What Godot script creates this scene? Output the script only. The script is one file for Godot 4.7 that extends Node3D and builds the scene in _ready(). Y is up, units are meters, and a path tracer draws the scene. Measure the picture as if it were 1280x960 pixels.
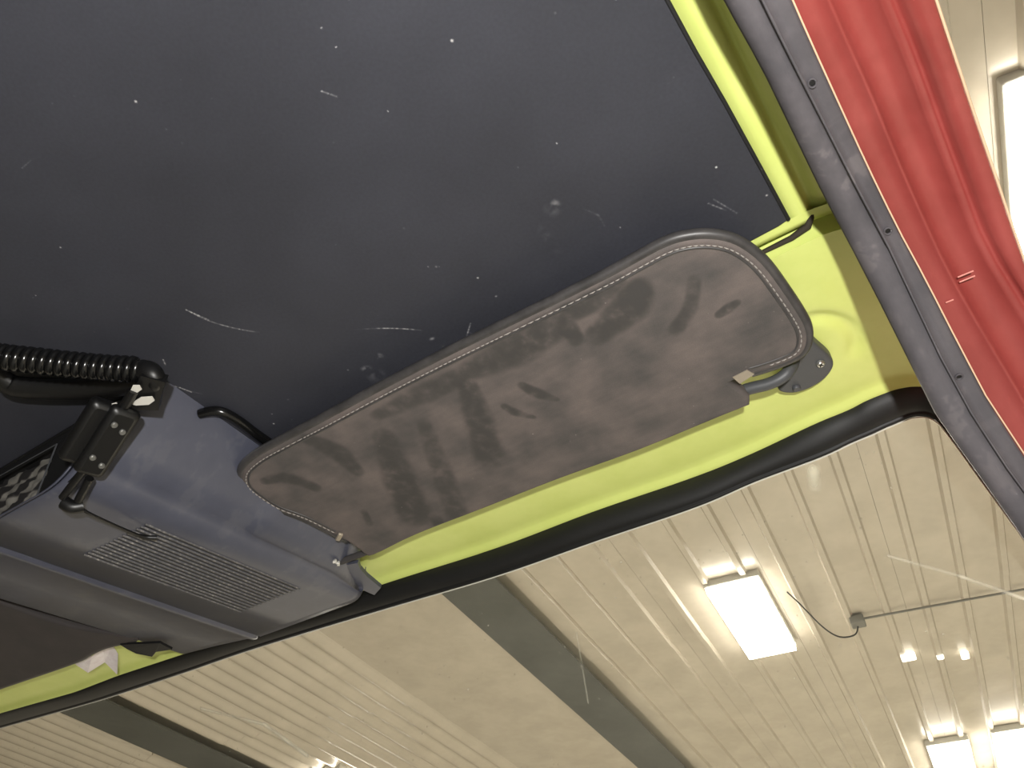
extends Node3D
# Inside of a truck cab, looking up past the sun visor; metres, x right, y up, -z forwards.

var OPENING = [
	[1.100, 2.4400, -0.0012, 0.0156, 0.0289, 0.0457, 0.0743, 0.0934],
	[0.600, 2.4400, -0.0012, 0.0156, 0.0289, 0.0457, 0.0743, 0.0934],
	[0.200, 2.4400, -0.0012, 0.0156, 0.0289, 0.0457, 0.0743, 0.0934],
	[0.000, 2.4400, -0.0012, 0.0156, 0.0289, 0.0457, 0.0743, 0.0934],
	[-0.200, 2.4400, -0.0012, 0.0156, 0.0289, 0.0457, 0.0743, 0.0934],
	[-0.250, 2.4400, 0.0021, 0.0177, 0.0298, 0.0462, 0.0743, 0.0934],
	[-0.300, 2.4400, 0.0028, 0.0203, 0.0314, 0.0491, 0.0775, 0.0950],
	[-0.350, 2.4400, 0.0036, 0.0229, 0.0331, 0.0502, 0.0789, 0.0968],
	[-0.400, 2.4301, 0.0060, 0.0261, 0.0353, 0.0514, 0.0794, 0.0971],
	[-0.440, 2.4146, 0.0076, 0.0269, 0.0384, 0.0526, 0.0788, 0.0956],
	[-0.480, 2.3943, 0.0088, 0.0277, 0.0404, 0.0565, 0.0846, 0.0944],
	[-0.520, 2.3699, 0.0100, 0.0307, 0.0428, 0.0613, 0.0902, 0.0982],
	[-0.560, 2.3416, 0.0184, 0.0373, 0.0494, 0.0658, 0.0959, 0.1039],
	[-0.600, 2.3100, 0.0269, 0.0474, 0.0568, 0.0703, 0.1015, 0.1095],
	[-0.660, 2.2566, 0.0380, 0.0616, 0.0696, 0.0776, 0.1100, 0.1180],
	[-0.700, 2.2173, 0.0453, 0.0711, 0.0791, 0.0871, 0.1157, 0.1237],
	[-0.760, 2.1531, 0.0563, 0.0853, 0.0933, 0.1013, 0.1241, 0.1321]]   # z, y, then x of: seal inner edge, seal ridge, seal outer edge, red fold, red groove, red outer edge
var GASKET_OUT = [Vector3(-1.6889, 2.4860, -0.5529), Vector3(-1.3406, 2.4860, -0.5872), Vector3(-1.1738, 2.4860, -0.6036), Vector3(-1.0771, 2.4860, -0.6032), Vector3(-0.9367, 2.4860, -0.6103), Vector3(-0.8081, 2.4860, -0.6120), Vector3(-0.6101, 2.4860, -0.6194), Vector3(-0.4468, 2.4860, -0.6306), Vector3(-0.3235, 2.4860, -0.6298), Vector3(-0.2156, 2.4860, -0.6340), Vector3(-0.1513, 2.4860, -0.6313), Vector3(-0.0851, 2.4860, -0.6219), Vector3(-0.0510, 2.4860, -0.6195), Vector3(-0.0334, 2.4860, -0.6159), Vector3(-0.0142, 2.4860, -0.6150), Vector3(0.0029, 2.4860, -0.6154), Vector3(0.0189, 2.4860, -0.6189), Vector3(0.0290, 2.4538, -0.6400), Vector3(0.0341, 2.4035, -0.6583), Vector3(0.0428, 2.3481, -0.6784), Vector3(0.0523, 2.2881, -0.7002), Vector3(0.0681, 2.1881, -0.7366), Vector3(0.1219, 1.8481, -0.8604)]   # outer edge of the windscreen rubber
var GASKET_IN = [Vector3(-1.7696, 2.5105, -0.6257), Vector3(-1.4200, 2.4937, -0.6318), Vector3(-1.1951, 2.4829, -0.6358), Vector3(-1.1139, 2.4800, -0.6368), Vector3(-0.9662, 2.4770, -0.6379), Vector3(-0.8332, 2.4752, -0.6386), Vector3(-0.6102, 2.4668, -0.6416), Vector3(-0.4557, 2.4603, -0.6440), Vector3(-0.3252, 2.4599, -0.6441), Vector3(-0.2165, 2.4587, -0.6445), Vector3(-0.1531, 2.4626, -0.6432), Vector3(-0.0906, 2.4636, -0.6428), Vector3(-0.0607, 2.4664, -0.6418), Vector3(-0.0415, 2.4675, -0.6414), Vector3(-0.0254, 2.4689, -0.6409), Vector3(-0.0025, 2.4690, -0.6408), Vector3(0.0101, 2.4604, -0.6439), Vector3(0.0149, 2.4427, -0.6504), Vector3(0.0226, 2.3999, -0.6659), Vector3(0.0330, 2.3441, -0.6863), Vector3(0.0442, 2.2841, -0.7081), Vector3(0.0628, 2.1841, -0.7445), Vector3(0.1260, 1.8441, -0.8683)]   # its inner edge, on the glass plane
var HEADER_EDGE = [Vector2(-1.6889, -0.5529), Vector2(-1.3406, -0.5872), Vector2(-1.1738, -0.6036), Vector2(-1.0771, -0.6032), Vector2(-0.9367, -0.6103), Vector2(-0.8081, -0.6120), Vector2(-0.6101, -0.6194), Vector2(-0.4468, -0.6306), Vector2(-0.3235, -0.6298), Vector2(-0.2156, -0.6340), Vector2(-0.1513, -0.6313), Vector2(-0.0851, -0.6219), Vector2(-0.0510, -0.6195), Vector2(-0.0334, -0.6159), Vector2(-0.0142, -0.6150), Vector2(0.0029, -0.6154), Vector2(0.0189, -0.6189)]   # x, z of the front edge of the yellow header
var VISOR = [Vector2(-0.5671, -0.3711), Vector2(-0.5540, -0.3619), Vector2(-0.5303, -0.3568), Vector2(-0.5027, -0.3556), Vector2(-0.4462, -0.3546), Vector2(-0.3697, -0.3525), Vector2(-0.3007, -0.3520), Vector2(-0.2380, -0.3528), Vector2(-0.1940, -0.3535), Vector2(-0.1521, -0.3536), Vector2(-0.1248, -0.3524), Vector2(-0.1052, -0.3519), Vector2(-0.0907, -0.3545), Vector2(-0.0755, -0.3616), Vector2(-0.0625, -0.3733), Vector2(-0.0542, -0.3891), Vector2(-0.0495, -0.4068), Vector2(-0.0468, -0.4303), Vector2(-0.0448, -0.4567), Vector2(-0.0451, -0.4740), Vector2(-0.0496, -0.4875), Vector2(-0.0580, -0.4963), Vector2(-0.0706, -0.4983), Vector2(-0.0868, -0.4974), Vector2(-0.0997, -0.4957), Vector2(-0.1092, -0.4940), Vector2(-0.1170, -0.4943), Vector2(-0.1120, -0.5083), Vector2(-0.1100, -0.5166), Vector2(-0.1139, -0.5256), Vector2(-0.1411, -0.5256), Vector2(-0.2180, -0.5269), Vector2(-0.2994, -0.5237), Vector2(-0.3904, -0.5231), Vector2(-0.4697, -0.5224), Vector2(-0.5291, -0.5269), Vector2(-0.5372, -0.5209), Vector2(-0.5379, -0.5115), Vector2(-0.5394, -0.4957), Vector2(-0.5455, -0.4791), Vector2(-0.5561, -0.4488), Vector2(-0.5700, -0.4229), Vector2(-0.5743, -0.3973), Vector2(-0.5739, -0.3829)]   # outline of the visor, x, z
var WIPES = [
	[[Vector2(-0.3063, -0.3865), Vector2(-0.3212, -0.4235), Vector2(-0.3395, -0.4668)], [0.0107, 0.0164, 0.0180]],
	[[Vector2(-0.3659, -0.4032), Vector2(-0.3897, -0.4602), Vector2(-0.4140, -0.5181)], [0.0082, 0.0139, 0.0148]],
	[[Vector2(-0.4067, -0.3967), Vector2(-0.4310, -0.4493), Vector2(-0.4503, -0.4979)], [0.0123, 0.0213, 0.0213]],
	[[Vector2(-0.4718, -0.3628), Vector2(-0.4592, -0.3901), Vector2(-0.4594, -0.4206)], [0.0082, 0.0139, 0.0082]],
	[[Vector2(-0.5487, -0.3853), Vector2(-0.5247, -0.3938), Vector2(-0.5102, -0.4175)], [0.0057, 0.0098, 0.0074]],
	[[Vector2(-0.2666, -0.4097), Vector2(-0.2599, -0.4240), Vector2(-0.2491, -0.4386)], [0.0049, 0.0074, 0.0025]],
	[[Vector2(-0.2927, -0.4216), Vector2(-0.2879, -0.4330), Vector2(-0.2772, -0.4457)], [0.0041, 0.0057, 0.0025]],
	[[Vector2(-0.3970, -0.3741), Vector2(-0.3438, -0.3750), Vector2(-0.3064, -0.3763)], [0.0074, 0.0139, 0.0115]],
	[[Vector2(-0.2970, -0.3748), Vector2(-0.2536, -0.3760), Vector2(-0.2130, -0.3722)], [0.0115, 0.0197, 0.0164]],
	[[Vector2(-0.2015, -0.3656), Vector2(-0.1773, -0.3670), Vector2(-0.1459, -0.3606)], [0.0098, 0.0131, 0.0066]],
	[[Vector2(-0.1366, -0.3745), Vector2(-0.1530, -0.3859), Vector2(-0.1873, -0.3966)], [0.0115, 0.0197, 0.0115]],
	[[Vector2(-0.0991, -0.3889), Vector2(-0.1131, -0.4098), Vector2(-0.1310, -0.4228)], [0.0066, 0.0074, 0.0082]],
	[[Vector2(-0.0975, -0.4270), Vector2(-0.0888, -0.4252), Vector2(-0.0803, -0.4235)], [0.0041, 0.0057, 0.0033]],
	[[Vector2(-0.2022, -0.3786), Vector2(-0.2029, -0.3919)], [0.0098, 0.0082]],
	[[Vector2(-0.4365, -0.5125), Vector2(-0.4423, -0.5346)], [0.0082, 0.0066]],
	[[Vector2(-0.4922, -0.4677), Vector2(-0.4994, -0.4846)], [0.0049, 0.0049]]]   # finger wipes in the dust of the visor: path, half widths
var BRACKET = [Vector2(-0.0549, -0.4985), Vector2(-0.0491, -0.5088), Vector2(-0.0454, -0.5233), Vector2(-0.0423, -0.5365), Vector2(-0.0423, -0.5467), Vector2(-0.0470, -0.5551), Vector2(-0.0561, -0.5619), Vector2(-0.0686, -0.5655), Vector2(-0.0811, -0.5645), Vector2(-0.0903, -0.5583), Vector2(-0.0920, -0.5510), Vector2(-0.0807, -0.5417), Vector2(-0.0698, -0.5270)]   # bracket plate outline
var BRACKET_SCREW = [Vector3(-0.0516, 2.4770, -0.5392)]
var VISOR_ARM = [Vector3(-0.1329, 2.4620, -0.5197), Vector3(-0.1134, 2.4620, -0.5161), Vector3(-0.0934, 2.4600, -0.5176), Vector3(-0.0815, 2.4610, -0.5177), Vector3(-0.0736, 2.4660, -0.5179), Vector3(-0.0693, 2.4780, -0.5239)]
var VISOR_CLIP = [Vector3(-0.1133, 2.4548, -0.4886), Vector3(-0.1004, 2.4549, -0.4874), Vector3(-0.0972, 2.4541, -0.4941), Vector3(-0.1111, 2.4537, -0.4977)]
var VISOR_PEG = [Vector3(-0.5819, 2.4620, -0.5280), Vector3(-0.5703, 2.4620, -0.5280), Vector3(-0.5436, 2.4620, -0.5287), Vector3(-0.5179, 2.4620, -0.5273)]
var REST = [Vector3(-0.5814, 2.4650, -0.5168)]
var CLIP_INNER = [Vector3(-0.5398, 2.4555, -0.4840)]
var PEG_STUFFING = [Vector3(-0.5753, 2.4550, -0.5186)]
var LINER_EDGE = [Vector2(-0.0296, -0.2088), Vector2(-0.0289, -0.2479), Vector2(-0.0271, -0.2903), Vector2(-0.0257, -0.3473), Vector2(-0.0246, -0.4030)]   # right edge of the headliner
var SCRATCHES = [
	[[Vector2(-0.4654, -0.2117), Vector2(-0.4583, -0.2324), Vector2(-0.4409, -0.2561), Vector2(-0.4157, -0.2775), Vector2(-0.3795, -0.2975), Vector2(-0.3386, -0.3218), Vector2(-0.3085, -0.3487), Vector2(-0.3023, -0.3652)], 0.00042, 0.55],
	[[Vector2(-0.4654, -0.2117), Vector2(-0.4585, -0.2300)], 0.00048, 0.60],
	[[Vector2(-0.2808, -0.3542), Vector2(-0.3001, -0.3713)], 0.00042, 0.50],
	[[Vector2(-0.2879, -0.3604), Vector2(-0.2819, -0.3835)], 0.00096, 0.16],
	[[Vector2(-0.2414, -0.1358), Vector2(-0.2354, -0.1445)], 0.00054, 0.45],
	[[Vector2(-0.1584, -0.2976), Vector2(-0.1462, -0.3091), Vector2(-0.1392, -0.3206)], 0.00132, 0.28],
	[[Vector2(-0.1392, -0.3206), Vector2(-0.1402, -0.3319)], 0.00120, 0.12],
	[[Vector2(-0.4555, -0.0597), Vector2(-0.4400, -0.0595)], 0.00054, 0.35],
	[[Vector2(-0.0678, -0.3562), Vector2(-0.0592, -0.3695)], 0.00072, 0.30],
	[[Vector2(-0.0631, -0.3553), Vector2(-0.0534, -0.3767)], 0.00060, 0.25],
	[[Vector2(-0.5506, -0.2572), Vector2(-0.5398, -0.2797), Vector2(-0.5143, -0.3139)], 0.00048, 0.35],
	[[Vector2(-0.5446, -0.2701), Vector2(-0.5406, -0.2804)], 0.00096, 0.55],
	[[Vector2(-0.5280, -0.2384), Vector2(-0.5319, -0.2441)], 0.00084, 0.60],
	[[Vector2(-0.3941, -0.3653), Vector2(-0.3692, -0.3635)], 0.00132, 0.22]]   # scratches in the headliner: path, half width, strength
var SPECKS = [Vector3(-0.3590, 0.0011, -0.0078), Vector3(-0.2779, 0.0011, -0.0666), Vector3(-0.1510, 0.0013, -0.1570), Vector3(-0.2128, 0.0006, -0.1059), Vector3(-0.3478, 0.0012, -0.0727), Vector3(-0.3803, 0.0010, -0.0637), Vector3(-0.4196, 0.0008, -0.1198), Vector3(-0.4945, 0.0010, -0.1160), Vector3(-0.5044, 0.0012, -0.1843), Vector3(-0.2378, 0.0009, -0.1626), Vector3(-0.2604, 0.0010, -0.1674), Vector3(-0.2656, 0.0012, -0.2491), Vector3(-0.1894, 0.0008, -0.1489), Vector3(-0.2679, 0.0012, -0.2911), Vector3(-0.2475, 0.0011, -0.3183), Vector3(-0.2462, 0.0012, -0.3419), Vector3(-0.2731, 0.0007, -0.2876), Vector3(-0.2659, 0.0007, -0.2924), Vector3(-0.0466, 0.0024, -0.2718), Vector3(-0.0363, 0.0008, -0.2741), Vector3(-0.0509, 0.0012, -0.3318), Vector3(-0.0808, 0.0010, -0.3272), Vector3(-0.0300, 0.0011, -0.3735), Vector3(-0.3820, 0.0007, -0.2443), Vector3(-0.3355, 0.0006, -0.1515), Vector3(-0.3478, 0.0006, -0.1440), Vector3(-0.2136, 0.0008, -0.1196), Vector3(-0.4752, 0.0013, -0.3363), Vector3(-0.5021, 0.0010, -0.3422), Vector3(-0.5110, 0.0012, -0.3528), Vector3(-0.4031, 0.0012, -0.3382), Vector3(-0.2146, 0.0007, -0.1707), Vector3(-0.3468, 0.0006, -0.1098), Vector3(-0.5538, 0.0007, -0.1335), Vector3(-0.1339, 0.0008, -0.2534), Vector3(-0.1311, 0.0008, -0.3389)]   # dust specks: x, radius, z
var SMUDGES = [
	[Vector2(-0.3889, -0.3466), 0.0072, 0.0060, 0.32],
	[Vector2(-0.3692, -0.3408), 0.0054, 0.0048, 0.26],
	[Vector2(-0.3182, -0.3500), 0.0036, 0.0024, 0.25],
	[Vector2(-0.1607, -0.2935), 0.0054, 0.0066, 0.20],
	[Vector2(-0.1647, -0.2967), 0.0084, 0.0096, 0.08],
	[Vector2(-0.1811, -0.3184), 0.0060, 0.0240, 0.05],
	[Vector2(-0.3873, -0.3575), 0.0132, 0.0108, 0.10]]   # rubbed white spots: place, half sizes, strength
var COIL = [Vector3(-0.5953, 2.4550, -0.1288), Vector3(-0.5846, 2.4550, -0.1424), Vector3(-0.5651, 2.4550, -0.1610), Vector3(-0.5453, 2.4550, -0.1797), Vector3(-0.5246, 2.4550, -0.1980), Vector3(-0.5049, 2.4550, -0.2136)]
var COIL_END = [Vector3(-0.5064, 2.4550, -0.2125), Vector3(-0.4983, 2.4520, -0.2166), Vector3(-0.4935, 2.4470, -0.2224), Vector3(-0.4994, 2.4450, -0.2294)]
var STRAP = [Vector3(-0.6358, 2.4820, -0.1465), Vector3(-0.6424, 2.4820, -0.1678), Vector3(-0.6390, 2.4810, -0.1810), Vector3(-0.6015, 2.4800, -0.2075), Vector3(-0.5668, 2.4780, -0.2235), Vector3(-0.5339, 2.4740, -0.2311)]
var LINER_CABLE = [Vector3(-0.5505, 2.4935, -0.3000), Vector3(-0.5386, 2.4945, -0.3047), Vector3(-0.5318, 2.4945, -0.3120), Vector3(-0.5293, 2.4945, -0.3272), Vector3(-0.5299, 2.4945, -0.3477), Vector3(-0.5297, 2.4945, -0.3754), Vector3(-0.5317, 2.4945, -0.4044)]
var THIN_CABLE = [Vector3(-0.6219, 2.3980, -0.2580), Vector3(-0.6190, 2.3940, -0.2700), Vector3(-0.6298, 2.4020, -0.2959), Vector3(-0.6362, 2.4080, -0.3193), Vector3(-0.6381, 2.4120, -0.3367), Vector3(-0.6324, 2.4140, -0.3458)]
var BOX_C = [Vector3(-0.5658, 2.4200, -0.2406), Vector3(-0.5379, 2.4300, -0.2298), Vector3(-0.5943, 2.4050, -0.2526), Vector3(-0.5644, 2.4200, -0.2582)]   # switch box: centre, top end, bottom end, right side
var BOX_SCREWS = [Vector3(-0.5354, 2.4200, -0.2259), Vector3(-0.5376, 2.4200, -0.2351), Vector3(-0.5653, 2.4050, -0.2335), Vector3(-0.5684, 2.4050, -0.2440)]
var CLAMP = [Vector3(-0.4936, 2.4400, -0.2115), Vector3(-0.4835, 2.4400, -0.2271), Vector3(-0.5032, 2.4400, -0.2374), Vector3(-0.5155, 2.4400, -0.2455), Vector3(-0.5329, 2.4400, -0.2338), Vector3(-0.5255, 2.4400, -0.2235)]
var WHITE_TAG = [Vector3(-0.5243, 2.4370, -0.2261), Vector3(-0.5110, 2.4370, -0.2259), Vector3(-0.5028, 2.4370, -0.2303), Vector3(-0.5051, 2.4370, -0.2345), Vector3(-0.5128, 2.4370, -0.2351), Vector3(-0.5222, 2.4370, -0.2299)]
var WHITE_TAG_B = [Vector3(-0.5117, 2.4360, -0.2163), Vector3(-0.5034, 2.4360, -0.2130), Vector3(-0.4992, 2.4360, -0.2158), Vector3(-0.5015, 2.4360, -0.2198), Vector3(-0.5091, 2.4360, -0.2203), Vector3(-0.5162, 2.4360, -0.2234), Vector3(-0.5167, 2.4360, -0.2185)]
var ROD = [Vector3(-0.5371, 2.4330, -0.2273), Vector3(-0.5214, 2.4330, -0.2217), Vector3(-0.5087, 2.4370, -0.2173)]
var WHITE_WIRE = [Vector3(-0.5481, 2.4300, -0.2170), Vector3(-0.5380, 2.4320, -0.2149), Vector3(-0.5290, 2.4340, -0.2179)]
var WHITE_WIRE_B = [Vector3(-0.5413, 2.4300, -0.2181), Vector3(-0.5361, 2.4320, -0.2232), Vector3(-0.5321, 2.4320, -0.2293)]
var PRONGS = [Vector3(-0.5821, 2.4020, -0.2378), Vector3(-0.6189, 2.3950, -0.2466), Vector3(-0.5872, 2.4020, -0.2473), Vector3(-0.6119, 2.3950, -0.2569), Vector3(-0.6239, 2.3950, -0.2515), Vector3(-0.6146, 2.3950, -0.2634)]
var POCKET = [Vector3(-0.6806, 2.4804, -0.2455), Vector3(-0.6676, 2.4139, -0.2455), Vector3(-0.8355, 2.4862, -0.2455)]   # right edge and top edge of the tray opening
var CLOTH = [Vector3(-0.7654, 2.4256, -0.2500), Vector3(-0.6683, 2.4168, -0.2500), Vector3(-0.7253, 2.5009, -0.2620), Vector3(-0.8558, 2.5222, -0.2620)]
var VISOR_LEFT = [Vector2(-1.0284, -0.2460), Vector2(-0.9965, -0.3446), Vector2(-0.9751, -0.4049), Vector2(-0.9494, -0.4544), Vector2(-0.8999, -0.5056), Vector2(-0.9061, -0.5142), Vector2(-0.9515, -0.5068), Vector2(-0.9862, -0.5074), Vector2(-1.0265, -0.5101), Vector2(-1.1775, -0.5030), Vector2(-1.3701, -0.4964), Vector2(-1.6354, -0.4854)]   # outline of the left visor, x, z
var PAPER = [Vector3(-1.0478, 2.4660, -0.5180), Vector3(-1.0503, 2.4620, -0.5467), Vector3(-1.0263, 2.4720, -0.5512), Vector3(-1.0227, 2.4620, -0.5713), Vector3(-0.9919, 2.4720, -0.5457), Vector3(-0.9826, 2.4760, -0.5288), Vector3(-0.9958, 2.4740, -0.5259), Vector3(-1.0108, 2.4660, -0.5231)]
var TORN = [Vector3(-0.9249, 2.4520, -0.5076), Vector3(-0.9237, 2.4500, -0.5191), Vector3(-0.9206, 2.4480, -0.5294), Vector3(-0.9115, 2.4480, -0.5463), Vector3(-0.8984, 2.4490, -0.5416), Vector3(-0.8785, 2.4500, -0.5496), Vector3(-0.8766, 2.4500, -0.5300)]
var TAB = [Vector3(-0.5761, 2.4620, -0.5068), Vector3(-0.5781, 2.4620, -0.5365), Vector3(-0.5665, 2.4620, -0.5404), Vector3(-0.5722, 2.4620, -0.5506), Vector3(-0.5765, 2.4620, -0.5660), Vector3(-0.5805, 2.4620, -0.5949), Vector3(-0.5973, 2.4620, -0.6032), Vector3(-0.6009, 2.4620, -0.5855), Vector3(-0.6110, 2.4620, -0.5765), Vector3(-0.6275, 2.4620, -0.5785), Vector3(-0.6376, 2.4620, -0.5564), Vector3(-0.5986, 2.4620, -0.5109)]
var STREAKS = [
	[Vector3(-0.0693, 2.3702, -0.6768), Vector3(-0.0227, 2.3402, -0.6877), 2.2, 0.16],
	[Vector3(-0.0227, 2.3402, -0.6877), Vector3(0.0151, 2.3117, -0.6980), 2.6, 0.26],
	[Vector3(-0.1006, 2.4574, -0.6450), Vector3(-0.1050, 2.4402, -0.6513), 9.0, 0.14],
	[Vector3(-0.3747, 2.3832, -0.6720), Vector3(-0.3791, 2.3186, -0.6956), 1.2, 0.30],
	[Vector3(-0.9432, 2.4274, -0.6559), Vector3(-0.8256, 2.3862, -0.6709), 3.0, 0.20],
	[Vector3(-0.8256, 2.3862, -0.6709), Vector3(-0.7555, 2.3394, -0.6880), 4.0, 0.20]]   # smears and scratches on the windscreen: ends, half width, strength

var M := {}
var used := {}

# ------------------------------------------------------------------ helpers
func numbered(called: String) -> String:
	if not used.has(called):
		used[called] = 0
		return called
	used[called] += 1
	return "%s_%03d" % [called, used[called]]

func thing(called: String, label: String, category: String, at := Vector3.ZERO, group := "") -> Node3D:
	var o := Node3D.new()
	o.name = numbered(called)
	add_child(o)
	o.position = at
	tag(o, label, category, group)
	return o

func tag(o: Node, label: String, category: String, group := "", kind := "") -> void:
	o.set_meta("label", label)
	o.set_meta("category", category)
	if group: o.set_meta("group", group)
	if kind: o.set_meta("kind", kind)

func obj(called: String, st, m: Material, parent: Node = self) -> MeshInstance3D:
	var o := MeshInstance3D.new()
	o.name = numbered(called) if parent == self else called
	if st is SurfaceTool:
		st.generate_normals()
		o.mesh = st.commit()
	else:
		o.mesh = st
	o.material_override = m
	parent.add_child(o, true)
	if parent is Node3D and parent != self:
		var off := Vector3.ZERO          # meshes are written in cab coordinates; hang them at the thing's base
		var p: Node = parent
		while p != self and p is Node3D:
			off += (p as Node3D).position
			p = p.get_parent()
		o.position = -off
	return o

func tool() -> SurfaceTool:
	var st := SurfaceTool.new()
	st.begin(Mesh.PRIMITIVE_TRIANGLES)
	return st

func uv_at(p: Vector3, which: int) -> Vector2:
	match which:
		1: return Vector2((p.x + 1.5) / 1.5, (p.z + 0.45) / 0.8)          # headliner
		2: return Vector2((p.x + 0.62) / 0.66, (p.z + 0.60) / 0.30)       # sun visor
		3: return Vector2((p.x + 1.8) / 2.0, (2.5 - p.y) / 0.75)          # windscreen
	return Vector2((p.x + 0.86) * 5.0 - p.y * 1.6, p.y * 5.0 + p.x * 1.0)  # checked cloth

func tri(st: SurfaceTool, a: Vector3, b: Vector3, c: Vector3, uv := 0) -> void:
	for p in [a, b, c]:
		if uv: st.set_uv(uv_at(p, uv))
		st.add_vertex(p)

func quad(st: SurfaceTool, a: Vector3, b: Vector3, c: Vector3, d: Vector3, uv := 0) -> void:
	tri(st, a, b, c, uv)
	tri(st, a, c, d, uv)

func loft(st: SurfaceTool, rows: Array, closed := false, uv := 0, flip := false) -> void:
	for i in rows.size() - 1:
		var r: Array = rows[i]
		var s: Array = rows[i + 1]
		var n: int = r.size()
		for j in (n if closed else n - 1):
			var k := (j + 1) % n
			if flip: quad(st, r[j], s[j], s[k], r[k], uv)
			else: quad(st, r[j], r[k], s[k], s[j], uv)

func box(st: SurfaceTool, c: Vector3, size: Vector3, basis := Basis(), bev := 0.0) -> void:
	var h := size * 0.5
	var b := minf(bev, minf(h.x, minf(h.y, h.z)) * 0.9)
	if b <= 0.0:
		for ax in 3:
			for s in [-1.0, 1.0]:
				var q := []
				for e in [[-1, -1], [1, -1], [1, 1], [-1, 1]]:
					var v := Vector3.ZERO
					v[ax] = s * h[ax]
					v[(ax + 1) % 3] = e[0] * h[(ax + 1) % 3]
					v[(ax + 2) % 3] = e[1] * h[(ax + 2) % 3]
					q.append(c + basis * v)
				if s > 0: q.reverse()
				st.set_smooth_group(-1)
				quad(st, q[0], q[1], q[2], q[3])
		return
	var rows := []                      # a rounded box: rings from bottom to top
	for lay in [[-h.y, b], [-h.y + b * 0.3, b * 0.3], [-h.y + b, 0.0], [h.y - b, 0.0], [h.y - b * 0.3, b * 0.3], [h.y, b]]:
		var ring := []
		var ex: float = h.x - lay[1]
		var ez: float = h.z - lay[1]
		for cn in 4:
			for k in 4:
				var a := (cn + k / 3.0) * PI / 2.0
				var sx := 1.0 if cn in [0, 3] else -1.0
				var sz := 1.0 if cn in [0, 1] else -1.0
				var rr := maxf(b - lay[1] * 0.4, 0.0005)
				ring.append(c + basis * Vector3(sx * (ex - rr) + cos(a) * rr, lay[0], sz * (ez - rr) + sin(a) * rr))
		rows.append(ring)
	st.set_smooth_group(0)
	loft(st, rows, true)
	st.set_smooth_group(-1)
	for e in [0, 5]:
		var m := Vector3.ZERO
		for p in rows[e]: m += p / 16.0
		for j in 16:
			if e == 5: tri(st, m, rows[e][j], rows[e][(j + 1) % 16])
			else: tri(st, m, rows[e][(j + 1) % 16], rows[e][j])

func catmull(pts: Array, per: int) -> Array:
	var r := []
	for i in pts.size() - 1:
		var a = pts[maxi(i - 1, 0)]
		var b = pts[i]
		var c = pts[i + 1]
		var d = pts[mini(i + 2, pts.size() - 1)]
		for k in per:
			r.append(b.cubic_interpolate(c, a, d, k / float(per)))
	r.append(pts[-1])
	return r

func tube(st: SurfaceTool, path: Array, radius, sides := 8, cap := true) -> void:
	var rows := []
	var n := Vector3.ZERO
	for i in path.size():
		var t: Vector3 = (path[mini(i + 1, path.size() - 1)] - path[maxi(i - 1, 0)]).normalized()
		if n == Vector3.ZERO:
			n = t.cross(Vector3.UP if absf(t.y) < 0.9 else Vector3.RIGHT).normalized()
		n = (n - t * n.dot(t)).normalized()
		var b := t.cross(n)
		var r: float = radius[i] if radius is Array else radius
		var ring := []
		for k in sides:
			var a := TAU * k / sides
			ring.append(path[i] + (n * cos(a) + b * sin(a)) * r)
		rows.append(ring)
	st.set_smooth_group(0)
	loft(st, rows, true)
	if cap:
		st.set_smooth_group(-1)
		for e in [0, rows.size() - 1]:
			for j in sides:
				tri(st, path[e], rows[e][j], rows[e][(j + 1) % sides])

func inset(poly: Array, d: float) -> Array:
	# moves every corner of an outline inwards by d
	var area := 0.0
	for i in poly.size():
		var p: Vector2 = poly[i]
		var q: Vector2 = poly[(i + 1) % poly.size()]
		area += p.cross(q)
	var s := signf(area)
	var r := []
	for i in poly.size():
		var a: Vector2 = poly[(i - 1 + poly.size()) % poly.size()]
		var b: Vector2 = poly[i]
		var c: Vector2 = poly[(i + 1) % poly.size()]
		var n1 := (b - a).normalized().orthogonal() * -s
		var n2 := (c - b).normalized().orthogonal() * -s
		var n := (n1 + n2).normalized()
		r.append(b + n * d / maxf(n.dot(n1), 0.45))
	return r

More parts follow.
